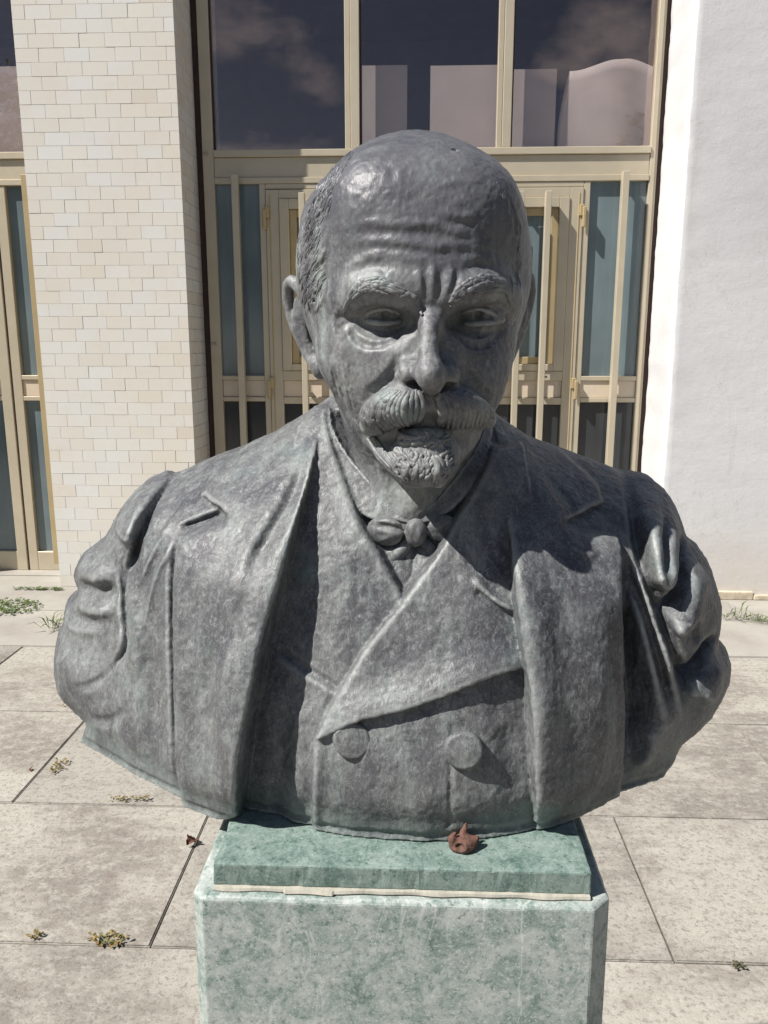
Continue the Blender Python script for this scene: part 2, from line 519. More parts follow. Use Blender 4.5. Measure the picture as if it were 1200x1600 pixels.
def rest_tile(x0, x1, z, face):
    e = .0011
    for q in [0]:
        b = len(far.v)
        if face == 'front':
            P = [(x0 + e, PY, z + e), (x1 - e, PY, z + e), (x1 - e, PY, z + TZ - e), (x0 + e, PY, z + TZ - e)]
            B = [(x0, PY + .0115, z), (x1, PY + .0115, z), (x1, PY + .0115, z + TZ), (x0, PY + .0115, z + TZ)]
        else:
            j = rnd.uniform(0, .0012)
            P = [(PX1 - j, x0 + e, z + e), (PX1 - j, x1 - e, z + e), (PX1 - j, x1 - e, z + TZ - e), (PX1 - j, x0 + e, z + TZ - e)]
            B = [(PX1 - .0115, x0 + e, z + e), (PX1 - .0115, x1 - e, z + e), (PX1 - .0115, x1 - e, z + TZ - e), (PX1 - .0115, x0 + e, z + TZ - e)]
        far.v += P + B
        far.f += [tuple(b + i for i in q_) for q_ in ((0, 1, 2, 3), (4, 5, 1, 0), (5, 6, 2, 1), (6, 7, 3, 2), (7, 4, 0, 3))]


NR = int(4.4 / TZ)
for r in range(NR):
    z = 0.004 + r * TZ
    first = (0.52 if r % 2 else 0.95) * TW + ((r * 37) % 11 - 5) * .0022
    xs = [PX0]; x = PX0 + first
    while x < PX1 - .03:
        xs.append(x); x += TW
    xs.append(PX1)
    for xa, xb in zip(xs[:-1], xs[1:]):
        zc = z + TZ / 2
        seen = zc < 3.50 and not (zc < 0.87 and xb > -1.42 - (0.87 - zc) * 1.05)
        if seen and nt < 300:
            o = link('tile', tile_mesh(xb - xa - .0015), TILE, PIL)
            o.location = Vector(((xa + xb) / 2, PY + rnd.uniform(0, .0012), zc)) - PIL.location
            o.rotation_euler = (rnd.uniform(-.006, .006), 0, rnd.uniform(-.005, .005))
            nt += 1
        else:
            rest_tile(xa + .0011, xb - .0011, z + .0011, 'front')
    ys = [PY]; y = PY + (TW * .95 if r % 2 else TW * .5)
    while y < YD + .05:
        ys.append(y); y += TW
    ys.append(YD + .12)
    for ya, yb in zip(ys[:-1], ys[1:]): rest_tile(max(ya, PY + .004) + .0011, yb - .0011, z + .0011, 'side')
far.build('remaining_tiles', TILE, PIL, kind='stuff')

# ------------------------------------------------------------------ white plastered wall on the right
def plaster_wall():
    bm = bmesh.new()
    x0, y0, y1 = 1.498, 4.855, 5.60
    NZ = 130
    cols = []                              # path around the corner: reveal back to front, then along the front
    path = [(x0, y1 - i * (y1 - y0) / 8, 1) for i in range(8)] + [(x0 + .006, y0 + .004, 1), (x0 + .014, y0, 1)] + [(x0 + .014 + d, y0, 0) for d in (.03, .08, .2, .5, 1.2, 3.0, 8.0)]
    for i, (x, y, e) in enumerate(path):
        col = []
        for j in range(NZ + 1):
            z = -.05 + 5.05 * j / NZ
            p = np.array([[x, y, z]])
            n = float(vn(p, 9, 3)[0]) * .0020 + float(vn(p, 2, 5)[0]) * .0030 + float(vn(p, 31, 8)[0]) * .0016
            col.append(bm.verts.new((x + (n if e else 0), y + n * .7, z)))
        cols.append(col)
    for a, b in zip(cols[:-1], cols[1:]):
        for j in range(NZ): bm.faces.new((a[j], b[j], b[j + 1], a[j + 1]))
    me = bpy.data.meshes.new('plaster_wall'); bm.to_mesh(me); bm.free()
    me.polygons.foreach_set('use_smooth', np.ones(len(me.polygons), bool))
    return me


def vn(P, s, seed):
    q = P * s + seed * 7.7
    return np.sin(q[:, 0] * 1.3 + 2 * np.sin(q[:, 2] * .73 + seed)) * np.sin(q[:, 2] * 1.7 + 1.5 * np.sin(q[:, 1] * 1.1 + seed)) + .6 * np.sin(q[:, 2] * 3.1 + q[:, 0] * 2.3 + seed)


WALL = empty('plastered_wall', (3.5, 4.9, 0), label='white rough plastered wall at the side of the entrance', cat='wall')
link('plaster', plaster_wall(), PLASTER, WALL)
b = MB()
for i in range(24):
    xa = 1.50 + i * .30; hh = .052 + .012 * math.sin(i * 2.3) + rnd.uniform(-.006, .006)
    b.box(xa, xa + .297, 4.832 + rnd.uniform(-.004, .004), 4.90, .004, hh)
b.build('skirting', m_simple('worn_skirting', (0.60, 0.52, 0.40), 0.9, 25, 0.18, 0.6), WALL, bevel=.006, seg=2)

# building mass above and behind the openings (unlit room behind the glass)
b = MB()
b.box(-6, 9.5, 9.0, 9.2, 0, 5.0).box(-6, 9.5, 5.6, 9.0, 4.6, 5.0).box(-6, 9.5, 5.62, 9.0, -.01, .003).box(-6.2, -6, 5.6, 9.2, 0, 5)
b.build('room', ROOM, kind='structure')

# ------------------------------------------------------------------ glazed entrance
def bar(b, x0, x1, z0, z1, y0=YD, y1=YD + .06): return b.box(x0, x1, y0, y1, z0, z1)


def entrance(cx0, cx1, s1, s2, parts):
    pass


ENT = empty('entrance_screen', (0.07, YD, 0), label='champagne aluminium screen with tall dark upper panes around the double doors', cat='glazed screen')
bx = lambda name, x0, x1, z0, z1, y0=YD, y1=YD + .07, mat=ALU, par=ENT, bev=.003: MB().box(sx_(x0), sx_(x1), y0, y1, sz_(z0), sz_(z1)).build(name, mat, par, bevel=bev)
bx('edge_strip', -1.460, -1.381, 0, 4.6, YD + .02, YD + .09, SEAL)
bx('jamb', -1.380, -1.309, 0, 4.6)
bx('jamb', 1.452, 1.484, 0, 4.6)
bx('jamb', 1.4845, 1.500, 0, 4.6, YD + .012, YD + .07)
bx('edge_strip', 1.501, 1.575, 0, 4.6, YD + .03, YD + .09, SEAL)
for xa, xb in ((-.464, -.372), (.488, .578)):
    m_ = (xa + xb) / 2
    bx('mullion', xa, m_ - .012, 2.772, 4.6, YD + .004)
    bx('mullion', m_ - .010, xb, 2.772, 4.6, YD - .004)
bx('transom_bead', -1.308, 1.451, 2.728, 2.770, YD - .012, YD + .07)
bx('transom', -1.308, 1.451, 2.606, 2.727, YD + .006)
bx('transom_bead', -1.308, 1.451, 2.568, 2.605, YD - .006, YD + .07)
for xa, xb in ((-1.309, -.464), (-.372, .488), (.578, 1.452)):
    bx('upper_pane', xa, xb, 2.772, 4.6, YD + .034, YD + .040, GLASS, bev=0)
    bx('glazing_bead', xa + .0005, xa + .010, 2.772, 4.6, YD + .018, YD + .03, SEAL, bev=0)
# side lights
for xa, xb, bxs in ((-1.309, -1.022, -1.165), (1.090, 1.452, 1.292)):
    bx('side_pane', xa, xb, 1.350, 2.567, YD + .030, YD + .036, FROST, bev=0)
    bx('lower_pane', xa, xb, .145, 1.180, YD + .030, YD + .036, DARKGL, bev=0)
    bx('rail', xa, xb, 1.322, 1.352, YD)
    bx('side_panel', xa, xb, 1.2105, 1.3215, YD + .012, YD + .05, PANEL)
    bx('rail', xa, xb, 1.180, 1.210, YD)
    bx('bottom_rail', xa, xb, 0.012, .145, YD)
    gb = bx('guard_bar', bxs - .021, bxs + .021, .10, 2.612, YD - .075, YD - .022, ALU)
    for zz in (.20, 1.265, 2.585): bx('bar_bracket', bxs - .012, bxs + .012, zz - .012, zz + .012, YD - .022, YD + .004, ALU, gb, 0)
    if xa < 0: bx('door_post', xb, xb + .040, 0.012, 2.567)
    else: bx('door_post', xa - .040, xa, 0.012, 2.567)
bx('door_head', -.981, 1.049, 2.535, 2.567)
for zz in (2.75, 1.56): bx('cable_clip', -1.372, -1.340, zz - .010, zz + .010, YD - .012, YD + .02, PALE, bev=.004)


def door(x0, x1, hinge_left, label, bars):
    D_ = empty('door', ((x0 + x1) / 2, YD, 0.01), label=label, cat='door', group='leaves of the glazed double door')
    p = lambda name, a, b_, c, d_, y0, y1, mat, bev=.003, par=D_: MB().box(sx_(a), sx_(b_), y0, y1, sz_(c), sz_(d_)).build(name, mat, par, bevel=bev)
    st = .085
    p('stile', x0, x0 + st, .02, 2.53, YD - .008, YD + .05, ALU)
    p('stile', x1 - st, x1, .02, 2.53, YD - .008, YD + .05, ALU)
    p('groove_trim', x0 + .022, x0 + .030, .03, 2.50, YD - .012, YD, ALU2) if hinge_left else p('groove_trim', x1 - .030, x1 - .022, .03, 2.50, YD - .012, YD, ALU2)
    p('rail', x0 + st, x1 - st, 2.475, 2.53, YD - .008, YD + .05, ALU)
    p('rail', x0 + st, x1 - st, 1.322, 1.385, YD - .008, YD + .05, ALU)
    p('door_panel', x0 + st, x1 - st, 1.2105, 1.3215, YD + .006, YD + .04, PANEL)
    p('rail', x0 + st, x1 - st, 1.165, 1.210, YD - .008, YD + .05, ALU)
    p('rail', x0 + st, x1 - st, .02, .16, YD - .008, YD + .05, ALU)
    p('lower_pane', x0 + st, x1 - st, .16, 1.165, YD + .026, YD + .032, DARKGL, 0)
    wx0, wx1, wz0, wz1 = x0 + st + .002, x1 - st - .002, 1.387, 2.473
    F_ = .062
    for nm, (a, b_, c, d_), mt, yy in (('window_frame', (wx0, wx0 + F_, wz0, wz1), ALU, .018), ('window_frame', (wx1 - F_, wx1, wz0, wz1), ALU, .018),
                                       ('window_frame', (wx0 + F_, wx1 - F_, wz1 - F_, wz1), ALU, .018), ('window_frame', (wx0 + F_, wx1 - F_, wz0, wz0 + F_ * .7), ALU, .018)):
        p(nm, a, b_, c, d_, YD - yy, YD + .05, mt)
    a0, a1, c0, c1 = wx0 + F_ + .001, wx1 - F_ - .001, wz0 + F_ * .7 + .001, wz1 - F_ - .001
    g_ = .046
    for a, b_, c, d_ in ((a0, a0 + g_, c0, c1), (a1 - g_, a1, c0, c1), (a0 + g_, a1 - g_, c1 - g_, c1), (a0 + g_, a1 - g_, c0, c0 + g_)):
        p('sash', a, b_, c, d_, YD + .002, YD + .045, ALU2)
    p('window_pane', a0 + g_, a1 - g_, c0 + g_, c1 - g_, YD + .026, YD + .031, FROST, 0)
    for q in bars:
        gb = p('guard_bar', q - .019, q + .019, .08, 2.495, YD - .100, YD - .050, ALU)
        for zz in (.12, 1.265, 2.44): p('bar_bracket', q - .010, q + .010, zz - .010, zz + .010, YD - .050, YD - .006, ALU, 0, gb)
    for zz in (2.36, 1.275, .30):
        hx = x0 - .006 if hinge_left else x1 + .006
        s = 1 if hinge_left else -1
        h = p('hinge', min(hx, hx + s * .030), max(hx, hx + s * .030), zz - .004, zz + .066, YD - .034, YD - .008, ALU2, .004)
        p('hinge_pin', hx - .012, hx + .010, zz - .075, zz + .05, YD - .044, YD - .012, ALU2, .005, h)
    p('keyhole', (x0 + x1) / 2 + .30 - .02, (x0 + x1) / 2 + .30 + .02, 1.345, 1.353, YD - .010, YD, SEAL, 0) if not hinge_left else None
    return D_


door(-.980, .034, True, 'door leaf hinged beside the shaded side light next to the tiled pillar', (-.735, -.555))
door(.036, 1.048, False, 'door leaf hinged beside the sunlit side light next to the plastered wall', (.475, .645, .815))

# pinkish boards standing behind the upper panes
def board(px0, px1, ytop, label, wavy=0.0, ybot=300, Y=5.46):
    a, b_ = W(px0, 170, Y)[0], W(px1, 170, Y)[0]
    zt, zb = W((px0 + px1) / 2, ytop, Y)[2], W((px0 + px1) / 2, ybot, Y)[2]
    n = 24; bm = bmesh.new(); rows = []
    for j in range(13):
        row = []
        for i in range(n + 1):
            u = i / n; w = j / 12
            top = zt + wavy * (.10 * math.sin(u * 4.2 - .4) * u + .13 * max(0, u - .55))
            x = a + (b_ - a) * u - wavy * .05 * math.sin(w * 3.1) * (1 - u) + wavy * .02 * w
            y = Y + wavy * .03 * math.sin(u * 7 + w * 2)
            row.append(bm.verts.new((x, y, zb + (top - zb) * w)))
        rows.append(row)
    for r0, r1 in zip(rows[:-1], rows[1:]):
        for i in range(n): bm.faces.new((r0[i], r0[i + 1], r1[i + 1], r1[i]))
    bm.normal_update()
    bmesh.ops.solidify(bm, geom=list(bm.faces), thickness=.012)
    me = bpy.data.meshes.new('board'); bm.to_mesh(me); bm.free()
    if wavy: me.polygons.foreach_set('use_smooth', np.ones(len(me.polygons), bool))
    o = link('board', me, BOARD, None)
    tag(o, label, 'board', 'boards behind the upper glass')
    return o


board(566, 636, 102, 'narrow straight pinkish board behind the middle upper pane')
board(672, 778, 102, 'wide straight pinkish board behind the middle upper pane')
board(796, 868, 108, 'narrow pinkish board beside the second mullion behind the upper pane')
board(884, 1024, 108, 'wavy curling pinkish sheet behind the upper pane next to the plastered wall', 1.0)

# second entrance left of the pillar
EN2 = empty('entrance_screen', (-3.0, YD, 0), label='champagne aluminium screen with frosted panes on the far side of the tiled pillar', cat='glazed screen')
b2 = lambda name, x0, x1, z0, z1, y0=YD, y1=YD + .07, mat=ALU, bev=.003: MB().box(sx_(x0), sx_(x1), y0, y1, sz_(z0), sz_(z1)).build(name, mat, EN2, bevel=bev)
b2('jamb', -2.400, -2.345, 0, 4.6)
b2('upper_pane', -4.5, -2.370, 2.772, 4.6, YD + .034, YD + .040, GLASS, 0)
b2('transom_bead', -4.5, -2.371, 2.728, 2.770, YD - .012, YD + .07)
b2('transom', -4.5, -2.371, 2.606, 2.727, YD + .006)
b2('transom_bead', -4.5, -2.371, 2.568, 2.605, YD - .006, YD + .07)
for xa, xb, bxs in ((-2.690, -2.371, -2.500), (-3.35, -2.835, -3.1)):
    b2('side_pane', xa, xb, 1.350, 2.567, YD + .030, YD + .036, FROST, 0)
    b2('lower_pane', xa, xb, .145, 1.180, YD + .030, YD + .036, FROST, 0)
    b2('rail', xa, xb, 1.322, 1.352, YD)
    b2('side_panel', xa, xb, 1.2105, 1.3215, YD + .012, YD + .05, PANEL)
    b2('rail', xa, xb, 1.180, 1.210, YD)
    b2('bottom_rail', xa, xb, 0.012, .145, YD)
    b2('guard_bar', bxs - .019, bxs + .019, .09, 2.612, YD - .120, YD - .022, ALU2 if xa > -3 else ALU)
b2('door_post', -2.755, -2.6905, 0.012, 2.567)
b2('door_post', -2.8345, -2.765, 0.012, 2.567, YD - .008)
b2('threshold', -4.5, -2.371, 0.003, .012, YD - .12, YD + .05, PALE)
board(-60, 42, 104, 'grey pinkish board behind the upper pane on the far side of the pillar')

# ------------------------------------------------------------------ pedestal
def chips(o, cxy, seed, cuts):
    """worn, nicked arrises: edges rounded and bitten unevenly"""
    bm = bmesh.new(); bm.from_mesh(o.data)
    sharp = [e for e in bm.edges if len(e.link_faces) == 2 and e.calc_face_angle(0) > .3 and max(v.co.z for v in e.verts) > .9]
    bmesh.ops.bevel(bm, geom=sharp, offset=.0022, segments=2, affect='EDGES', profile=.6)
    bmesh.ops.subdivide_edges(bm, edges=[e for e in bm.edges if e.calc_length() > .05], cuts=cuts, use_grid_fill=True)
    bm.normal_update()
    for v in bm.verts:
        nrm = [f.normal for f in v.link_faces]
        flat = min((a.dot(b) for a in nrm for b in nrm), default=1)
        if flat < .995:
            p = v.co
            n = math.sin(p.x * 190 + seed) * math.sin(p.x * 77 + p.z * 130 + seed * 2) + .6 * math.sin(p.y * 210 + p.z * 160 + seed) * math.sin(p.x * 330 + 1.7)
            bite = .0003 + .0013 * max(0, n - .45)
            v.co -= v.normal * bite
    bm.to_mesh(o.data); bm.free(); o.data.update()


PED = empty('marble_pedestal', (-.012, .90, 0), label='green veined marble pedestal under the bronze bust', cat='pedestal')
pc = -.012
sh = MB()                                   # block with its upright corners chamfered
def ring_(x0, x1, y0, y1, cl, cr, z): return [(x0, y0 + cl, z), (x0 + cl, y0, z), (x1 - cr, y0, z), (x1, y0 + cr, z), (x1, y1 - cr, z), (x1 - cr, y1, z), (x0 + cl, y1, z), (x0, y1 - cl, z)]
RG = [ring_(pc - .214, pc + .214, .6855, 1.110, .014, .022, 0.0), ring_(pc - .2085, pc + .2085, .690, 1.105, .012, .019, 1.0115), ring_(pc - .2050, pc + .2050, .6935, 1.1015, .0115, .0185, 1.0155)]
sh.v = [v for r in RG for v in r]
for i in range(2):
    for j in range(8): sh.f.append((i * 8 + j, i * 8 + (j + 1) % 8, (i + 1) * 8 + (j + 1) % 8, (i + 1) * 8 + j))
sh.f += [tuple(range(16, 24)), tuple(range(7, -1, -1))]
sh.build('shaft', MARBLE, PED)
chips(PED.children[0], (pc, .9), 11, 26)
MB().box(pc - .1885, pc + .1885, .7035, 1.090, 1.0185, 1.0430).build('plinth', MARBLE2, PED)
chips([o for o in PED.children if o.name.startswith('plinth')][0], (pc, .9), 5, 70)
# ragged mortar squeezed out of the joint
bm = bmesh.new()
top, bot = [], []
N_ = 160
for i in range(N_ + 1):
    x = pc - .187 + .374 * i / N_
    q = .5 + .5 * math.sin(i * .21) * math.sin(i * .073 + 1)
    y = .7035 - .0025 - .0030 * q - (.003 if 30 < i < 52 else 0) - rnd.uniform(0, .0002)
    top.append((x, y)); 
ring = []
for x, y in top:
    ring.append([bm.verts.new((x, .72, 1.0205)), bm.verts.new((x, (y + .7035) / 2 - .001, 1.0190 + rnd.uniform(-.0001, .0001))), bm.verts.new((x, y, 1.0166)), bm.verts.new((x, y + .001, 1.0150)), bm.verts.new((x, .72, 1.0150))])
for a, c in zip(ring[:-1], ring[1:]):
    for j in range(4): bm.faces.new((a[j], a[j + 1], c[j + 1], c[j]))
bmesh.ops.recalc_face_normals(bm, faces=bm.faces)
me = bpy.data.meshes.new('mortar_joint'); bm.to_mesh(me); bm.free()
link('mortar_joint', me, MORTAR, PED)
MB().box(pc - .186, pc + .186, .7065, 1.086, 1.0145, 1.0190).build('mortar_bed', MORTAR, PED)

# ------------------------------------------------------------------ sculpting tools (implicit surface on a voxel grid)
def smin(a, b, k):
    if k <= 0: return np.minimum(a, b)
    h = np.maximum(k - np.abs(a - b), 0) / k
    return np.minimum(a, b) - h * h * (k * 0.25)


def crom(pts, n=6):
    """Catmull-Rom resampling of a polyline"""
    P = [np.asarray(p, float) for p in pts]
    if len(P) < 3:
        return [P[0] + (P[-1] - P[0]) * t for t in np.linspace(0, 1, n + 1)]
    Q = [2 * P[0] - P[1]] + P + [2 * P[-1] - P[-2]]
    out = []
    for i in range(1, len(Q) - 2):
        a, b, c, d = Q[i - 1], Q[i], Q[i + 1], Q[i + 2]
        for t in np.arange(n) / n:
            out.append(0.5 * (2 * b + (c - a) * t + (2 * a - 5 * b + 4 * c - d) * t * t + (3 * b - a - 3 * c + d) * t ** 3))
    out.append(P[-1])
    return out


class Grid:
    def __init__(s, lo, hi, h):
        s.lo = np.array(lo, float); s.h = h
        s.n = np.ceil((np.array(hi) - s.lo) / h).astype(int) + 1
        s.f = np.full(s.n, 1.0, f32)
        s.ax = [(s.lo[i] + h * np.arange(s.n[i])).astype(f32) for i in range(3)]

    def loc(s, lo, hi):
        a = np.clip(np.floor((np.array(lo) - s.lo) / s.h).astype(int), 0, s.n)
        b = np.clip(np.ceil((np.array(hi) - s.lo) / s.h).astype(int) + 1, 0, s.n)
        sl = tuple(slice(a[i], b[i]) for i in range(3))
        return sl, s.ax[0][sl[0]][:, None, None], s.ax[1][sl[1]][None, :, None], s.ax[2][sl[2]][None, None, :]

    def ap(s, sl, d, k, op):
        if d.size == 0: return
        g = s.f[sl]
        if op == '+': s.f[sl] = smin(g, d, k)
        else: s.f[sl] = -smin(-g, d, k)

    def ell(s, c, r, k=0.0, op='+', rot=0.0, tilt=0.0, pad=0.0):
        """ellipsoid; rot = turn about z, tilt = turn about the x axis after that"""
        c = np.asarray(c, float); m = max(r) + k + pad + 2 * s.h
        sl, X, Y, Z = s.loc(c - m, c + m)
        X = X - f32(c[0]); Y = Y - f32(c[1]); Z = Z - f32(c[2])
        cr, sr = math.cos(rot), math.sin(rot)
        X, Y = cr * X + sr * Y, -sr * X + cr * Y
        if tilt:
            ct, st = math.cos(tilt), math.sin(tilt)
            Y, Z = ct * Y + st * Z, -st * Y + ct * Z
        X = X / f32(r[0]); Y = Y / f32(r[1]); Z = Z / f32(r[2])
        k0 = np.sqrt(X * X + Y * Y + Z * Z)
        k1 = np.sqrt((X / f32(r[0])) ** 2 + (Y / f32(r[1])) ** 2 + (Z / f32(r[2])) ** 2) + f32(1e-6)
        s.ap(sl, k0 * (k0 - 1) / k1, k, op)

    def _seg(s, a, b, X, Y, Z):
        ba = b - a; L = float(ba @ ba) + 1e-12
        px, py, pz = X - f32(a[0]), Y - f32(a[1]), Z - f32(a[2])
        t = np.clip((px * f32(ba[0]) + py * f32(ba[1]) + pz * f32(ba[2])) / f32(L), 0, 1)
        dx = px - t * f32(ba[0]); dy = py - t * f32(ba[1]); dz = pz - t * f32(ba[2])
        return np.sqrt(dx * dx + dy * dy + dz * dz), t

    def caps(s, pts, rads, k=0.0, op='+', n=4):
        """smooth tapered tube through points"""
        if not hasattr(rads, '__len__'): rads = [rads] * len(pts)
        P = crom([np.append(np.asarray(p, float), r) for p, r in zip(pts, rads)], n)
        m = max(rads) + k + 2 * s.h
        A = np.array(P)
        sl, X, Y, Z = s.loc(A[:, :3].min(0) - m, A[:, :3].max(0) + m)
        best = None
        for p, q in zip(P[:-1], P[1:]):
            d, t = s._seg(p[:3], q[:3], X, Y, Z)
            d = d - (f32(p[3]) + t * f32(q[3] - p[3]))
            best = d if best is None else np.minimum(best, d)
        s.ap(sl, best, k, op)

    def stroke(s, pts, w, amp, taper=True, n=0):
        """raise (amp > 0) or crease (amp < 0) the surface along a line"""
        P = [np.asarray(p, float) for p in pts]
        if n: P = crom(P, n)
        A = np.array(P); m = 2.3 * w
        sl, X, Y, Z = s.loc(A.min(0) - m, A.max(0) + m)
        if s.f[sl].size == 0: return
        best = None; N = len(P) - 1
        for i in range(N):
            d, t = s._seg(P[i], P[i + 1], X, Y, Z)
            if taper:
                u = (i + t) / N
                e = np.exp(-(d / f32(w)) ** 2) * np.minimum(1, 3.2 * np.minimum(u, 1 - u) + 0.12)
            else:
                e = np.exp(-(d / f32(w)) ** 2)
            best = e if best is None else np.maximum(best, e)
        s.f[sl] -= f32(amp) * best

    def val(s, p):
        i = np.round((np.asarray(p) - s.lo) / s.h).astype(int)
        if (i < 0).any() or (i >= s.n).any(): return 1.0
        return float(s.f[tuple(i)])

    def hit(s, px, py, far=1.3):
        d = RAY(px, py)
        t = np.arange(0.60, far, 0.0007)
        P = np.array([0, 0, CAM_H]) + t[:, None] * d
        I = np.round((P - s.lo) / s.h).astype(int)
        ok = ((I >= 0) & (I < s.n)).all(1)
        v = np.ones(len(t))
        J = I[ok]
        v[ok] = s.f[J[:, 0], J[:, 1], J[:, 2]]
        w = np.where(v < 0)[0]
        return P[w[0]] if len(w) else None

    def on(s, pxs, n=5):
        """a pixel polyline laid onto the surface"""
        out = []
        for q in crom([np.array(p, float) for p in pxs], n):
            h = s.hit(q[0], q[1])
            if h is not None and (not out or np.linalg.norm(h - out[-1]) < 0.05): out.append(h)
        return out

    def line(s, pxs, w, amp, n=5, taper=True):
        P = s.on(pxs, n)
        if len(P) > 1: s.stroke(P, w, amp, taper)

    def mesh(s):
        f = s.f
        S = f < 0
        c = np.zeros(np.array(f.shape) - 1, np.uint8)
        offs = [(i, j, k) for i in (0, 1) for j in (0, 1) for k in (0, 1)]
        for i, j, k in offs:
            c += S[i:f.shape[0] - 1 + i, j:f.shape[1] - 1 + j, k:f.shape[2] - 1 + k]
        act = np.argwhere((c > 0) & (c < 8))
        vid = np.full(c.shape, -1, np.int32)
        vid[act[:, 0], act[:, 1], act[:, 2]] = np.arange(len(act))
        cv = np.stack([f[act[:, 0] + i, act[:, 1] + j, act[:, 2] + k] for i, j, k in offs], 1)
        acc = np.zeros((len(act), 3)); cnt = np.zeros(len(act))
        O = np.array(offs)
        for a in range(8):
            for b in range(a + 1, 8):
                if np.abs(O[a] - O[b]).sum() != 1: continue
                x, y = cv[:, a], cv[:, b]
                m = (x < 0) != (y < 0)
                t = (x[m] / (x[m] - y[m]))[:, None]
                acc[m] += O[a] + t * (O[b] - O[a]); cnt[m] += 1
        V = s.lo + s.h * (act + acc / cnt[:, None])
        Q = []
        for ax in range(3):
            sa = [slice(None)] * 3; sb = [slice(None)] * 3
            sa[ax] = slice(0, -1); sb[ax] = slice(1, None)
            A, B = S[tuple(sa)], S[tuple(sb)]
            e = np.argwhere(A != B)
            o1, o2 = [i for i in range(3) if i != ax]
            ok = (e[:, o1] > 0) & (e[:, o2] > 0) & (e[:, o1] < f.shape[o1] - 1) & (e[:, o2] < f.shape[o2] - 1)
            e = e[ok]
            neg = A[e[:, 0], e[:, 1], e[:, 2]]
            q = []
            for d1, d2 in ((0, 0), (1, 0), (1, 1), (0, 1)):
                g = e.copy(); g[:, o1] -= d1; g[:, o2] -= d2
                q.append(vid[g[:, 0], g[:, 1], g[:, 2]])
            q = np.stack(q, 1)
            flip = neg if ax != 1 else ~neg
            q[~flip] = q[~flip][:, ::-1]
            Q.append(q)
        Q = np.concatenate(Q)
        return V, Q[(Q >= 0).all(1)]


def neigh(n, Q):
    E = np.concatenate([Q[:, [0, 1]], Q[:, [1, 2]], Q[:, [2, 3]], Q[:, [3, 0]]])
    return np.concatenate([E, E[:, ::-1]])


def lap(V, E, n):
    s = np.stack([np.bincount(E[:, 0], V[E[:, 1], i], n) for i in range(V.shape[1])], 1)
    c = np.bincount(E[:, 0], minlength=n)[:, None]
    return s / np.maximum(c, 1)


def vnormals(V, Q):
    fn = np.cross(V[Q[:, 2]] - V[Q[:, 0]], V[Q[:, 3]] - V[Q[:, 1]])
    N = np.zeros_like(V)
    for i in range(4):
        for a in range(3): N[:, a] += np.bincount(Q[:, i], fn[:, a], len(V))
    return N / (np.linalg.norm(N, axis=1, keepdims=True) + 1e-12)


def vnoise(P, scale, seed=0):
    """value noise, -1..1"""
    q = P * scale + seed * 17.31
    i = np.floor(q).astype(np.int64); t = q - i
    t = t * t * (3 - 2 * t)
    r = np.zeros(len(P))
    for a in (0, 1):
        for b in (0, 1):
            for c in (0, 1):
                h = ((i[:, 0] + a) * 374761393 + (i[:, 1] + b) * 668265263 + (i[:, 2] + c) * 2147483647 + seed * 1274126177) & 0xffffffff
                h = ((h ^ (h >> 13)) * 1274126177) & 0xffffffff
                v = ((h ^ (h >> 16)) & 0xffff) / 32767.5 - 1
                r += v * (t[:, 0] if a else 1 - t[:, 0]) * (t[:, 1] if b else 1 - t[:, 1]) * (t[:, 2] if c else 1 - t[:, 2])
    return r


def finish(V, Q, smooth=1):
    """light smoothing; returns V, N and a wear value (rubbed edges > 0.5 > hollows to be shaded in colour)"""
    E = neigh(len(V), Q)
    for _ in range(smooth):
        V = V + 0.5 * (lap(V, E, len(V)) - V)
    N = vnormals(V, Q)
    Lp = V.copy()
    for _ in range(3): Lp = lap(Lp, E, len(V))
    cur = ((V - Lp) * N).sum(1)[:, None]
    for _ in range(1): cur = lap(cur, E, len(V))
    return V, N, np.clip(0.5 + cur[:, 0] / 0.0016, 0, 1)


def submesh(name, V, Q, wear_shade, mask):
    q = Q[mask]
    u, inv = np.unique(q, return_inverse=True)
    me = mesh_np(name, V[u], inv.reshape(q.shape))
    a = me.attributes.new('wear_shade', 'FLOAT', 'POINT')
    a.data.foreach_set('value', wear_shade[u].astype(f32))
    return me


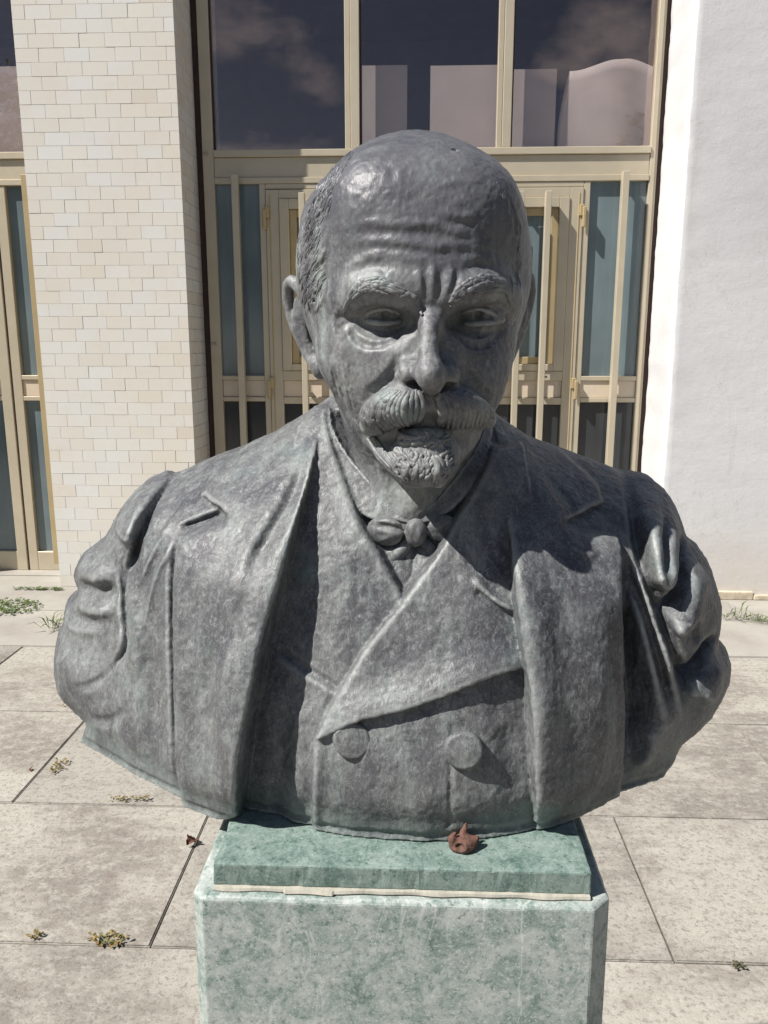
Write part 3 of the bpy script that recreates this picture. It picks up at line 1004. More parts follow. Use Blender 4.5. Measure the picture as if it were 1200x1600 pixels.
class Tubes:
    """tapered locks of hair and cord collected into one mesh"""
    def __init__(s): s.V = []; s.Q = []; s.n = 0

    def add(s, pts, r, seg=7, taper=(0.5, 0.25), flat=1.0):
        P = np.array(pts); N = len(P)
        if N < 3: return
        u = np.linspace(0, 1, N)
        rad = r * np.minimum(1, np.minimum(taper[0] + u * 4 * (1 - taper[0]), taper[1] + (1 - u) * 2.5 * (1 - taper[1])))
        T = np.gradient(P, axis=0); T /= np.linalg.norm(T, axis=1, keepdims=True) + 1e-9
        ref = np.array([0, -1.0, 0.05])
        A = np.cross(T, ref); A /= np.linalg.norm(A, axis=1, keepdims=True) + 1e-9
        B = np.cross(A, T)
        an = np.arange(seg) / seg * 2 * math.pi
        ring = P[:, None] + rad[:, None, None] * (np.cos(an)[None, :, None] * A[:, None] + flat * np.sin(an)[None, :, None] * B[:, None])
        b = s.n
        s.V.append(ring.reshape(-1, 3))
        for i in range(N - 1):
            for j in range(seg):
                k = (j + 1) % seg
                s.Q.append((b + i * seg + j, b + i * seg + k, b + (i + 1) * seg + k, b + (i + 1) * seg + j))
        c = b + N * seg
        s.V.append(P[[0, -1]])
        for j in range(seg):
            k = (j + 1) % seg
            s.Q.append((c, b + k, b + j, b + j)); e = b + (N - 1) * seg
            s.Q.append((c + 1, e + j, e + k, e + k))
        s.n = c + 2

    def mesh(s, name):
        me = bpy.data.meshes.new(name)
        me.from_pydata(np.concatenate(s.V).tolist(), [], [tuple(dict.fromkeys(q)) for q in s.Q])
        me.polygons.foreach_set('use_smooth', np.ones(len(me.polygons), bool))
        a = me.attributes.new('wear_shade', 'FLOAT', 'POINT')
        a.data.foreach_set('value', np.full(len(me.vertices), 0.55, f32))
        return me

# ------------------------------------------------------------------ the bust: head
BUST = empty('bronze_bust', (-0.02, 0.90, 1.043), label='bronze bust of a bald man with moustache in coat and bow tie', cat='bust')
HY = math.radians(8.5)            # head turned a little to its left
hc = np.array([-0.004, 0.930, 1.60])
hr, hb = np.array([math.cos(HY), math.sin(HY), 0]), np.array([-math.sin(HY), math.cos(HY), 0])


def HL(x, y, z):
    """head space (x to image right, y backwards, z up from head centre) to the world"""
    return hc + hr * x + hb * y + np.array([0, 0, z])


g = Grid((-0.185, 0.70, 1.33), (0.175, 1.10, 1.80), 0.0014)
# skull, face, jaw, neck
g.ell(HL(0, 0.012, 0.036), (0.130, 0.150, 0.140), 0.0, rot=HY, pad=0.09)
g.ell(HL(-.005, -0.030, 0.010), (0.104, 0.122, 0.118), 0.04, rot=HY, pad=0.06)
g.ell(HL(-.008, -0.048, -0.055), (0.088, 0.096, 0.110), 0.045, rot=HY, pad=0.05)
g.ell(HL(0, -0.064, -0.112), (0.064, 0.068, 0.062), 0.045, rot=HY, pad=0.05)
g.caps([HL(0, 0.03, -0.06), HL(0.0, 0.006, -0.16), HL(0.0, -0.004, -0.27)], [0.082, 0.074, 0.076], 0.04)
# forehead bosses and brow ridge
g.ell(W(600, 320, 0.844), (0.048, 0.050, 0.040), 0.05)
g.ell(W(722, 326, 0.852), (0.046, 0.050, 0.040), 0.05)
# eye sockets
g.ell(W(597, 492, 0.784), (0.037, 0.030, 0.022), 0.022, '-')
g.ell(W(752, 492, 0.794), (0.036, 0.030, 0.022), 0.022, '-')
# brows
g.caps([W(534, 491, .846), W(546, 466, .816), W(574, 453, .795), W(616, 456, .785), W(648, 472, .790)], [.008, .0120, .0145, .0135, .010], 0.016)
g.caps([W(800, 480, .860), W(792, 461, .830), W(762, 450, .805), W(730, 456, .789), W(702, 472, .790)], [.008, .0120, .0145, .0135, .010], 0.016)
g.caps([W(640, 452, .806), W(674, 440, .800), W(708, 452, .808)], .014, 0.022)
# cheekbones
g.ell(W(556, 558, .845), (0.030, 0.030, 0.026), 0.035)
g.ell(W(758, 556, .862), (0.022, 0.028, 0.024), 0.03)
g.ell(W(612, 600, .830), (0.026, 0.026, 0.030), 0.03)
g.ell(W(738, 600, .836), (0.026, 0.026, 0.030), 0.03)
# hollow cheeks
# nose
g.caps([W(674, 466, .799), W(672, 498, .780), W(669, 535, .761), W(670, 582, .7485)], [.0095, .0082, .0090, .0105], 0.012)
g.ell(W(672, 587, .753), (0.0135, 0.0175, 0.0155), 0.008)
g.caps([W(655, 545, .794), W(648, 572, .788)], [.010, .012], 0.016)
g.caps([W(690, 545, .796), W(696, 572, .790)], [.009, .011], 0.016)
g.ell(W(640, 583, .772), (0.0150, 0.018, 0.0135), 0.008)
g.ell(W(698, 586, .775), (0.0130, 0.017, 0.0130), 0.012)
g.caps([W(676, 600, .762), W(678, 622, .782)], [.010, .012], 0.008)
g.ell(W(648, 603, .763), (0.0095, 0.012, 0.0058), 0.004, '-')
g.ell(W(700, 606, .766), (0.0085, 0.012, 0.0058), 0.004, '-')
g.line([(620, 560), (618, 578), (624, 597)], .0045, -.0045)
g.line([(719, 566), (722, 582), (718, 598)], .0050, -.0012)
# upper lip and mouth barrel
g.ell(W(668, 655, .826), (0.045, 0.040, 0.035), 0.02)
# chin
g.ell(W(662, 722, .826), (0.036, 0.032, 0.026), 0.02)
# eyeballs
EYE = [(W(599, 496, .8240), 1), (W(750, 495, .8335), -1)]
for c, sgn in EYE:
    g.ell(c, (0.0235, 0.0225, 0.0215), 0.002)


def lid(pts, c, r, rad, k=0.002, lift=0.0):
    """tube along a lid: pixels laid onto the eyeball's sphere"""
    out = []
    for q in crom([np.array(p, float) for p in pts], 4):
        d = RAY(q[0], q[1]); o = np.array([0, 0, CAM_H]) - c
        b = d @ o; disc = b * b - (o @ o - r * r)
        t = -b - math.sqrt(max(disc, 0)) if disc > 0 else -b
        out.append(np.array([0, 0, CAM_H]) + d * t)
    g.caps(out, rad, k, n=1)


L, R_ = EYE[0][0], EYE[1][0]
# upper lids (skin down to the lash line), lash line rims, lower lids
lid([(564, 493), (584, 478), (604, 475), (626, 481), (644, 492)], L, .0232, .0050, .004)
lid([(562, 498), (582, 486), (602, 483), (624, 489), (648, 502)], L, .0248, .0030, .001)
lid([(562, 499), (582, 503), (604, 505), (630, 503), (648, 502)], L, .0243, .0030, .003)
lid([(706, 492), (722, 481), (744, 474), (766, 478), (780, 491)], R_, .0232, .0050, .004)
lid([(699, 502), (716, 492), (740, 483), (762, 486), (784, 499)], R_, .0248, .0030, .001)
lid([(699, 503), (716, 506), (744, 506), (766, 504), (784, 500)], R_, .0243, .0030, .003)
# pupils drilled
for px, py in ((603, 492), (748, 492)):
    h = g.hit(px, py)
    if h is not None:
        g.ell(h, (.0042, .0040, .0042), .0015, '-')
        g.stroke([h + np.array([.0088 * math.cos(a), .0012, .0088 * math.sin(a)]) for a in np.linspace(0, 6.283, 15)], .0016, -.0007, False)
# heavy upper lid folds under the brow
g.caps([W(541, 499, .846), W(552, 486, .824), W(568, 476, .812)], [.005, .0065, .005], 0.006)
g.caps([W(798, 496, .858), W(790, 484, .838), W(776, 474, .824)], [.005, .0065, .005], 0.006)
# bags under the eyes
g.ell(W(590, 521, .838), (0.029, 0.020, 0.0115), 0.012, rot=HY)
g.ell(W(752, 521, .848), (0.028, 0.020, 0.0115), 0.012, rot=HY)
g.line([(546, 508), (553, 528), (578, 541), (608, 534), (636, 515), (650, 503)], .0034, -.0046)
g.line([(560, 514), (584, 525), (608, 522), (634, 508)], .0026, -.0020)
g.line([(700, 507), (716, 524), (738, 539), (764, 536), (784, 514)], .0034, -.0046)
g.line([(712, 512), (744, 525), (770, 517)], .0026, -.0020)
g.line([(543, 506), (551, 531), (578, 547), (606, 541)], .0028, .0014)
g.line([(549, 498), (534, 496), (522, 502)], .003, -.0024)
g.line([(549, 502), (534, 508), (524, 520)], .003, -.0020)
# nasolabial folds, cheek furrows
g.line([(620, 566), (608, 590), (588, 610), (572, 634)], .0058, -.0072)
g.line([(612, 562), (598, 584), (578, 602)], .0080, .0034)
g.line([(722, 572), (738, 596), (757, 618), (768, 640)], .0058, -.0065)
g.line([(528, 545), (533, 580), (545, 620), (560, 660)], .0090, .0018)
g.line([(516, 520), (520, 560), (530, 610), (545, 650)], .0080, -.0012)
g.line([(655, 520), (645, 545), (632, 560)], .006, -.0022)
# forehead wrinkles
for pts, a in (([(540, 356), (580, 349), (630, 353), (676, 350), (716, 362), (762, 352)], 1.0),
               ([(546, 381), (590, 376), (640, 380), (680, 386), (716, 382), (757, 389)], 1.0),
               ([(560, 404), (600, 396), (650, 404), (690, 402)], 0.8),
               ([(690, 332), (706, 338), (731, 340), (750, 332)], 1.0),
               ([(686, 288), (712, 285), (740, 290)], 0.6),
               ([(718, 416), (736, 405), (760, 404), (780, 416)], 1.1),
               ([(545, 424), (562, 410), (592, 404), (622, 414)], 0.9)):
    g.line(pts, .0048, .0016 * a)
    g.line([(x, y + 11) for x, y in pts], .0060, -.0012 * a)
# frown
for pts, a in (([(677, 405), (676, 430), (673, 470)], 1.3), ([(704, 412), (703, 435), (694, 464)], 1.2), ([(652, 420), (655, 440), (659, 462)], 1.0)):
    g.line(pts, .0026, .0016 * a)
for pts in ([(690, 410), (688, 440), (684, 470)], [(664, 415), (665, 440), (664, 470)], [(714, 420), (712, 440), (704, 458)]):
    g.line(pts, .0028, -.0018)
g.line([(652, 484), (672, 478), (694, 486)], .004, -.002)
# moustache body
g.caps([W(667, 628, .778), W(632, 630, .773), W(600, 643, .786), W(580, 664, .804)], [.013, .0200, .0190, .012], 0.006)
g.caps([W(672, 628, .782), W(706, 630, .782), W(738, 642, .800), W(762, 656, .822)], [.012, .0185, .0165, .009], 0.006)
g.ell(W(671, 660, .768), (0.0085, 0.014, 0.0085), 0.004, '-')
# mouth gap and lower lip
g.caps([W(600, 682, .796), W(609, 683, .788), W(620, 681, .780)], [.005, .0085, .004], 0.004, '-')
g.caps([W(634, 684, .780), W(660, 683, .7755), W(696, 684, .785)], [.0085, .0095, .0085], 0.006)
g.caps([W(640, 700, .784), W(664, 700, .779), W(690, 700, .786)], [.010, .011, .010], 0.006)
g.caps([W(636, 695, .784), W(650, 693, .776), W(664, 696, .782)], [.004, .0065, .004], 0.003)
# beard
g.caps([W(590, 690, .836), W(618, 716, .800), W(650, 730, .780), W(680, 730, .779), W(702, 710, .800), W(732, 684, .836)], [.010, .015, .0185, .017, .013, .009], 0.012)
g.caps([W(636, 708, .786), W(666, 706, .780), W(694, 706, .786)], [.013, .015, .013], 0.008)
g.caps([W(684, 738, .774), W(686, 754, .772)], [.012, .005], 0.006)
g.caps([W(650, 738, .774), W(640, 750, .778)], [.012, .007], 0.006)
# Adam's apple
g.ell(W(648, 782, .868), (0.018, 0.02, 0.024), 0.015)
# side hair: a raised mat over the temples
for pts, r in (([(506, 262), (484, 310), (476, 360), (478, 420), (490, 460)], .018), ([(498, 300), (494, 350), (497, 400)], .016)):
    P = g.on(pts, 4)
    if len(P) > 1: g.stroke(P, r, .0045, False)
g.line([(520, 300), (512, 345), (514, 392), (506, 440)], .004, -.0020)
for i in range(150):
    t = rnd.random(); y0 = 250 + 215 * t
    x0 = 474 + 34 * rnd.random() + max(0, (300 - y0)) * 0.34 + (8 if y0 > 440 else 0)
    L_ = 22 + 22 * rnd.random(); dx = -5 - 9 * rnd.random()
    c = rnd.choice((-1, 1)) * 3
    g.line([(x0 + 8, y0), (x0 + 4 + dx * .4 + c, y0 + L_ * .5), (x0 + dx, y0 + L_)], .0017, rnd.choice((.0011, -.0013, .0012)), n=3)
# whisker lines down the cheek
for i in range(60):
    x0 = 500 + 30 * rnd.random(); y0 = 480 + 130 * rnd.random(); x0 += (y0 - 480) * .13
    g.line([(x0, y0), (x0 + 5, y0 + 18), (x0 + 10, y0 + 38)], .0016, rnd.choice((.0007, -.0008)), n=3)
for i in range(16):
    y0 = 300 + 130 * rnd.random(); x0 = 812 - 8 * rnd.random() - max(0, 350 - y0) * .3
    g.line([(x0, y0), (x0 + 2, y0 + 16), (x0 + 1, y0 + 32)], .0020, rnd.choice((.0013, -.0016)), n=3)
# small holes and seams in the casting
for px, py, r in ((712, 233, .004), (489, 470, .003)):
    h = g.hit(px, py)
    if h is not None: g.ell(h, (r, r, r * .7), .001, '-')

# ears
def ear(c, s, T):
    """T maps ear space (u outwards, v backwards, w up) to the world"""
    P = lambda u, v, w: c + T(u, v, w)
    # back plate
    g.caps([P(.002, .0, .040), P(.010, .012, .010), P(.004, .006, -.030)], [.013, .017, .011], .008)
    # helix rim
    g.caps([P(.000, -.012, .020), P(.010, -.012, .044), P(.020, .000, .056), P(.027, .014, .044), P(.028, .020, .018), P(.020, .014, -.014), P(.008, .000, -.036), P(.000, -.006, -.040)],
           [.006, .0065, .007, .007, .0065, .0065, .009, .008], .004)
    # antihelix
    g.caps([P(.016, .004, .034), P(.020, .008, .010), P(.014, .004, -.016)], [.005, .006, .005], .004)
    # lobe, concha
    g.ell(P(.004, -.002, -.042), (.010, .012, .013), .006)
    g.ell(P(.004, -.010, .000), (.008, .013, .018), .004, '-')


eL = W(496, 518, .950)
ear(eL, 1, lambda u, v, w: np.array([-u * .98 - v * .12, v * .95 - u * .1, w]) + np.array([-w * .16, 0, 0]))
eR = W(790, 508, .985)
ear(eR, -1, lambda u, v, w: np.array([u * .80 + v * .1, v - u * .4, w]) + np.array([w * .10, 0, 0]))

V, Q = g.mesh()
V, N, wear_shade = finish(V, Q, 1)
d = 0.0004 * vnoise(V, 70, 1) + 0.0004 * vnoise(V, 150, 2) + 0.0003 * vnoise(V, 330, 3)
V = V + N * d[:, None]
E_ = neigh(len(V), Q)
# hair locks drawn over the sculpted masses
def locks(name, specs, parent, lift=0.0, taper=(.5, .25)):
    T = Tubes()
    for pts, r, fl in specs:
        P = g.on(pts, 5)
        if len(P) < 3: continue
        P = np.array(P)
        for _ in range(2): P[1:-1] = (P[:-2] + 2 * P[1:-1] + P[2:]) / 4
        P = P - np.outer(np.ones(len(P)), RAY(600, 500)) * lift
        T.add(P, r, 8, taper, flat=fl)
    return link(name, T.mesh(name), BRONZE_FACE, parent)


HEAD = link('head', submesh('head', V, Q, wear_shade, np.ones(len(Q), bool)), BRONZE_FACE, BUST)

# moustache locks: each swells out from under the nose and turns back in at its end
S = []
LK = [[(653, 611), (660, 636), (649, 667)], [(646, 611), (640, 638), (643, 667)], [(635, 611), (624, 630), (623, 652), (634, 667)], [(627, 611), (611, 629), (608, 649), (620, 666)],
      [(620, 611), (600, 631), (597, 652), (609, 669)], [(611, 613), (588, 634), (586, 660), (597, 677)], [(605, 615), (579, 634), (577, 658), (589, 677)], [(598, 618), (571, 638), (569, 658), (579, 674)]]
RK = [[(682, 617), (693, 641), (684, 664)], [(690, 613), (704, 638), (698, 669)], [(699, 611), (718, 636), (714, 670)], [(708, 611), (733, 637), (729, 668)], [(717, 611), (746, 638), (744, 664)], [(725, 613), (756, 638), (757, 660)], [(731, 615), (760, 635), (768, 652)]]
for K, r0 in ((LK, .0039), (RK, .0036)):
    K2 = []
    for A_, B_ in zip(K[:-1], K[1:]):
        A_ = [tuple(q) for q in crom([np.array(p, float) for p in A_], 3)]; B_ = [tuple(q) for q in crom([np.array(p, float) for p in B_], 3)]
        m_ = min(len(A_), len(B_)); ia = np.linspace(0, len(A_) - 1, m_).round().astype(int); ib = np.linspace(0, len(B_) - 1, m_).round().astype(int)
        K2 += [[(A_[u][0], A_[u][1]) for u in ia], [((A_[u][0] + B_[v][0]) / 2, (A_[u][1] + B_[v][1]) / 2 + rnd.uniform(-2, 2)) for u, v in zip(ia, ib)]]
    K2.append(K[-1])
    for n_, P_ in enumerate(K2):
        S.append((P_, r0 * (1.5 if n_ == 0 else 1) * rnd.uniform(.75, 1.15), .9))
        # finer strand lying in the groove beside each lock
        if n_ % 3 == 0: S.append(([(x + 3 + .1 * n_, y + 1) for x, y in P_], r0 * .5, .9))
locks('moustache', S, HEAD, .0016, (.55, .5))
S = []
for i in range(90):
    t = rnd.random(); x0 = 610 + 104 * t
    yb = 697 + 12 * math.sin(t * math.pi) + rnd.uniform(-5, 27); ln = 16 + 16 * rnd.random(); q = rnd.choice((-1, 1)) * rnd.uniform(2, 5)
    dx = (t - .5) * -22 + rnd.uniform(-3, 3)
    S.append(([(x0, yb), (x0 + dx * .3 + q, yb + ln * .35), (x0 + dx * .7 - q, yb + ln * .7), (x0 + dx, yb + ln)], rnd.uniform(.0016, .0028), .9))
for i in range(12):
    t = rnd.random()
    S.append(([(572 + 14 * t, 684 - 2 * t), (588 + 14 * t, 708 - 3 * t), (610 + 10 * t, 732 - 2 * t)], rnd.uniform(.0012, .0022), .8))
    x1 = 628 + 70 * t; y1 = 672 + rnd.uniform(0, 16)
    S.append(([(x1, y1), (x1 + rnd.uniform(-7, 7), y1 + 6), (x1 + rnd.uniform(-9, 9), y1 + 13)], rnd.uniform(.0018, .0028), .9))
S += [([(674, 713), (684, 728), (682, 742), (675, 754)], .0044, 1), ([(680, 712), (691, 724), (688, 744)], .0032, 1), ([(640, 722), (636, 738), (628, 749)], .0030, 1), ([(654, 722), (650, 740), (646, 751)], .0030, 1)]
S += [([(622, 673), (633, 682), (650, 684), (664, 680)], .0030, .8), ([(624, 690), (635, 692), (648, 687)], .0028, .8), ([(643, 695), (652, 690), (662, 692)], .0034, .8), ([(672, 684), (686, 690), (704, 684)], .0028, .8), ([(664, 698), (672, 690), (684, 694)], .0026, .8)]
locks('beard', S, HEAD, .0010, (.5, .3))


def brow(path, n, amp, r0, r1):
    C = crom([np.array(q, float) for q in path], 8); M = len(C)
    S = []
    for i in range(n):
        a = int((M - 1) * rnd.uniform(0, .62)); L_ = int(M * rnd.uniform(.30, .55)); b = min(M - 1, a + L_)
        o0 = rnd.uniform(-amp, amp); o1 = o0 * .5 + rnd.uniform(-3, 4)
        pts = [(C[k][0], C[k][1] + o0 + (o1 - o0) * (k - a) / max(1, b - a) - 4.0 * math.sin(math.pi * (k - a) / max(1, b - a)) + 1.5 * math.sin(9 * (k - a) / max(1, b - a) + i)) for k in range(a, b + 1, 2)]
        if len(pts) > 2: S.append((pts, rnd.uniform(r0, r1), .8))
    return S


locks('eyebrow', brow([(660, 484), (647, 470), (623, 455), (592, 448), (566, 452), (549, 466), (536, 490)], 44, 12, .0017, .0030), HEAD, .0016)
locks('eyebrow', brow([(702, 476), (716, 461), (734, 450), (760, 445), (788, 450), (798, 470)], 38, 11, .0017, .0029), HEAD, .0016)

# combed hair over the temples
S = []
for i in range(210):
    y0 = rnd.uniform(236, 452); k = (y0 - 236) / 216
    xl = 528 - 62 * min(1, k * 1.9) + 6 * max(0, k - .6); x0 = xl + rnd.uniform(0, 34) * (0.5 + .5 * k)
    ln = rnd.uniform(20, 44); b = rnd.uniform(-5, 5)
    S.append(([(x0 + 10, y0), (x0 + 1 + b, y0 + ln * .45), (x0 - 6 + 6 * k, y0 + ln)], rnd.uniform(.0008, .0015), .8))
locks('hair', S, HEAD, -.0003)
S = []
for i in range(26):
    y0 = rnd.uniform(280, 430); x0 = 806 - max(0, 340 - y0) * .35 + rnd.uniform(-8, 6)
    S.append(([(x0 - 3, y0), (x0 + 2, y0 + 14), (x0 + 2, y0 + 30)], rnd.uniform(.0008, .0014), .8))
locks('hair', S, HEAD, -.0003)

# ------------------------------------------------------------------ the bust: coat, waistcoat, shirt
TX0, TX1, TZ0, TZ1, TH_ = -0.50, 0.46, 1.030, 1.530, 0.0021
T3 = Grid((TX0, 0.715, TZ0), (TX1, 1.125, TZ1), TH_)
GX, GZ = np.meshgrid(T3.ax[0].astype(float), T3.ax[2].astype(float), indexing='ij')


class Depth:
    """smooth depth surface y(x, z) through measured points (pixel x, pixel y, distance)"""
    def __init__(s, pts):
        P = np.array([W(*p) for p in pts]); s.c = P[:, [0, 2]]
        n = len(P); A = np.zeros((n + 3, n + 3))
        D = np.linalg.norm(s.c[:, None] - s.c[None], axis=2)
        A[:n, :n] = D + 0.0 * np.eye(n)
        A[:n, :n] = np.where(D > 0, D * D * np.log(D + 1e-9), 0) + 2e-4 * np.eye(n)
        A[:n, n] = A[n, :n] = 1; A[:n, n + 1:] = s.c; A[n + 1:, :n] = s.c.T
        s.w = np.linalg.solve(A, np.append(P[:, 1], [0, 0, 0]))

    def __call__(s, x, z):
        x = np.asarray(x, float); z = np.asarray(z, float)
        r = s.w[-3] + s.w[-2] * x + s.w[-1] * z
        for (a, b), w in zip(s.c, s.w):
            D = np.hypot(x - a, z - b)
            r = r + w * D * D * np.log(D + 1e-9)
        return r

    def xz(s, pts, n=0):
        out = []
        for p in pts:
            Y = 0.85
            for _ in range(12):
                q = W(p[0], p[1], Y); Y = 0.5 * Y + 0.5 * float(np.clip(s(q[0], q[2]), 0.7, 1.05))
            out.append((q[0], q[2]))
        return [tuple(q) for q in crom(out, n)] if n else out


def seg2(P, closed=False):
    """distance to a polyline on the (x, z) sheet, and the position along it 0..1"""
    P = np.array(P); n = len(P)
    D = np.full(GX.shape, 9.0); U = np.zeros(GX.shape)
    m = n if closed else n - 1
    for i in range(m):
        a, b = P[i], P[(i + 1) % n]; e = b - a; L = e @ e + 1e-12
        t = np.clip(((GX - a[0]) * e[0] + (GZ - a[1]) * e[1]) / L, 0, 1)
        d = np.hypot(GX - a[0] - t * e[0], GZ - a[1] - t * e[1])
        k = d < D
        D = np.where(k, d, D); U = np.where(k, (i + t) / m, U)
    return D, U


def sdpoly(P):
    """signed distance to a closed outline on the (x, z) sheet, > 0 inside"""
    D, _ = seg2(P, True)
    ins = np.zeros(GX.shape, bool); n = len(P)
    for i in range(n):
        (x1, z1), (x2, z2) = P[i], P[(i + 1) % n]
        if z1 == z2: continue
        c = ((GZ < z1) != (GZ < z2)) & (GX < (x2 - x1) * (GZ - z1) / (z2 - z1) + x1)
        ins ^= c
    return np.where(ins, D, -D)


def rim(d, r, steep=7.0):
    """rounded edge of a layer of cloth"""
    q = np.clip(d, 0, r)
    return np.where(d > 0, r - np.sqrt(np.maximum(r * r - (r - q) ** 2, 0)), r - d * steep)


def sst(x, a, b):
    t = np.clip((x - a) / (b - a), 0, 1)
    return t * t * (3 - 2 * t)


DW = Depth([(640, 1300, .744), (440, 1280, .772), (500, 1290, .757), (820, 1290, .765), (720, 1170, .757), (550, 1156, .760), (440, 1100, .785), (820, 1100, .788),
            (630, 935, .808), (520, 1000, .800), (740, 950, .800), (480, 850, .838), (540, 750, .875), (510, 680, .905), (700, 850, .832), (790, 880, .828), (760, 720, .880), (790, 660, .925), (620, 1060, .781),
            (300, 1240, .82), (970, 1220, .83), (300, 1000, .85), (960, 1000, .85)])
DC = Depth([(514, 640, .945), (492, 730, .880), (470, 850, .822), (452, 950, .795), (430, 1060, .766), (405, 1170, .750), (380, 1270, .754), (350, 1000, .788), (320, 1150, .788),
            (280, 1240, .798), (280, 1040, .818), (280, 850, .870), (330, 780, .900), (400, 720, .925), (250, 800, .925), (200, 900, .915), (150, 960, .930), (100, 1000, .970), (110, 1080, .955),
            (200, 1100, .862), (180, 1180, .875), (240, 960, .868), (268, 742, .985), (180, 830, .955),
            (775, 660, .950), (795, 760, .885), (812, 870, .820), (840, 980, .786), (845, 1100, .766), (850, 1270, .762), (900, 1000, .800), (960, 850, .872), (965, 1000, .832), (965, 1200, .828),
            (900, 750, .935), (985, 760, .955), (1010, 820, .898), (1050, 900, .882), (1040, 1000, .862), (1000, 1000, .848), (1100, 950, .900), (1130, 1040, .922), (1060, 1100, .872), (1010, 1180, .850), (1080, 850, .925), (640, 1300, .77), (640, 1000, .84)])
FW, FC = DW(GX, GZ), DC(GX, GZ)

# ---- outline of the whole torso
OUT = [(512, 622), (472, 650), (420, 680), (370, 702), (326, 718), (290, 734), (268, 742), (253, 739), (230, 748), (205, 769), (188, 792), (176, 813), (162, 838), (147, 851), (124, 868), (112, 885),
       (110, 900), (122, 920), (100, 938), (95, 955), (96, 970), (84, 988), (79, 1010), (80, 1050), (90, 1082), (103, 1100), (122, 1114), (140, 1126), (137, 1146), (170, 1178), (205, 1206), (240, 1230), (282, 1252), (330, 1272), (369, 1284)]
OUR = [(775, 646), (803, 668), (831, 687), (889, 707), (940, 726), (978, 741), (992, 742), (1018, 746), (1042, 764), (1060, 792), (1070, 820), (1076, 840), (1092, 852), (1108, 875), (1121, 909), (1130, 945), (1129, 972),
       (1124, 1000), (1138, 1016), (1146, 1038), (1143, 1062), (1130, 1092), (1112, 1124), (1085, 1150), (1066, 1164), (1030, 1200), (1000, 1224), (955, 1243), (909, 1260), (880, 1280)]


def clampY(pts):
    """outline points, with the distance of the coat's far edge"""
    r = []
    for p in pts:
        Y = 0.85
        for _ in range(12):
            q = W(p[0], p[1], Y); Y = 0.5 * Y + 0.5 * float(np.clip(DC(q[0], q[2]), 0.745, .985) + .040)
        r.append((q[0], q[2]))
    return r


oL, oR = clampY(OUT), clampY(OUR)
ZB = 1.0445
SIL = oL + [(-0.10, ZB), (0.0, ZB), (0.10, ZB)] + oR[::-1] + [(0.06, 1.515), (-0.07, 1.515)]
SIL = [(x, max(z, ZB)) for x, z in SIL]
S_ = sdpoly(SIL)

# ---- waistcoat
ov = [(x, z) for x, z in DW.xz([(770, 700), (742, 765), (713, 811), (685, 864), (650, 909), (630, 933), (600, 972), (567, 1015), (530, 1078), (502, 1128), (492, 1152), (488, 1200), (486, 1296)], 4)]
ovp = DW.xz([(486, 1340), (900, 1340), (900, 700)])
dR = sdpoly(ov + ovp)                                   # overlapping right front
FwL = FW + 0.002
vl = DW.xz([(505, 640), (519, 690), (540, 750), (563, 813), (597, 870), (632, 935)], 4)
dL = sdpoly(vl + DW.xz([(700, 1010), (700, 1340), (380, 1340), (380, 640)]))
LW = FwL + rim(dL, .006) - .003 * np.exp(-((dL - .006) / .008) ** 2)
RW = FW - .0055 + rim(dR, .006)
# left revers notch seam and right revers with its hanging lower edge
for pts, w, a in (([(442, 1018), (470, 1040), (500, 1058), (526, 1074)], .0035, -.004), ([(436, 1030), (470, 1052), (505, 1072), (524, 1084)], .006, .003)):
    d, u = seg2(DW.xz(pts, 4)); LW = LW - a * np.exp(-(d / w) ** 2)
rev = DW.xz([(645, 915), (567, 1015), (520, 1095), (494, 1148), (514, 1142), (545, 1124), (572, 1113), (628, 1100), (690, 1080), (725, 1064), (773, 1046), (824, 1032), (860, 1000), (860, 700), (780, 690), (713, 811)], 0)
dV = sdpoly(rev)
dlow, _u = seg2(DW.xz([(500, 1146), (545, 1124), (572, 1113), (628, 1100), (690, 1080), (725, 1064), (773, 1046), (824, 1032)], 3))
RV = FW - .0075 - .012 * np.exp(-(dlow / .026) ** 2) * sst(GX, -.15, -.04) + np.where(dV > 0, 0, -dV * 7.0) + rim(np.maximum(dV, 0), .005)
FV = np.minimum(np.minimum(LW, RW), np.where(dR > -.001, RV, 9))
# roll along the overlapping edge of the right revers, button tension folds
d, u = seg2(DW.xz([(700, 850), (660, 912), (600, 985), (545, 1070)], 4)); FV = FV - .0015 * np.exp(-(d / .016) ** 2) * (dR > 0)
for pts, w, a in (([(745, 905), (775, 935), (802, 946)], .005, .005), ([(748, 925), (780, 948), (800, 960)], .004, -.005), ([(735, 880), (770, 918)], .006, -.004),
                  ([(706, 1130), (703, 1200), (702, 1290)], .0022, -.0024), ([(440, 1120), (436, 1200), (430, 1280)], .010, -.004), ([(470, 1120), (466, 1220), (462, 1290)], .012, .004),
                  ([(600, 1180), (640, 1230), (660, 1290)], .02, .003), ([(770, 1110), (790, 1150), (800, 1220)], .012, -.003), ([(560, 830), (540, 930), (530, 1000)], .03, .005),
                  ([(505, 1090), (497, 1170), (492, 1290)], .006, .003), ([(760, 1120), (775, 1130)], .010, .003)):
    d, u = seg2(DW.xz(pts, 4)); FV = FV - a * np.exp(-(d / w) ** 2)

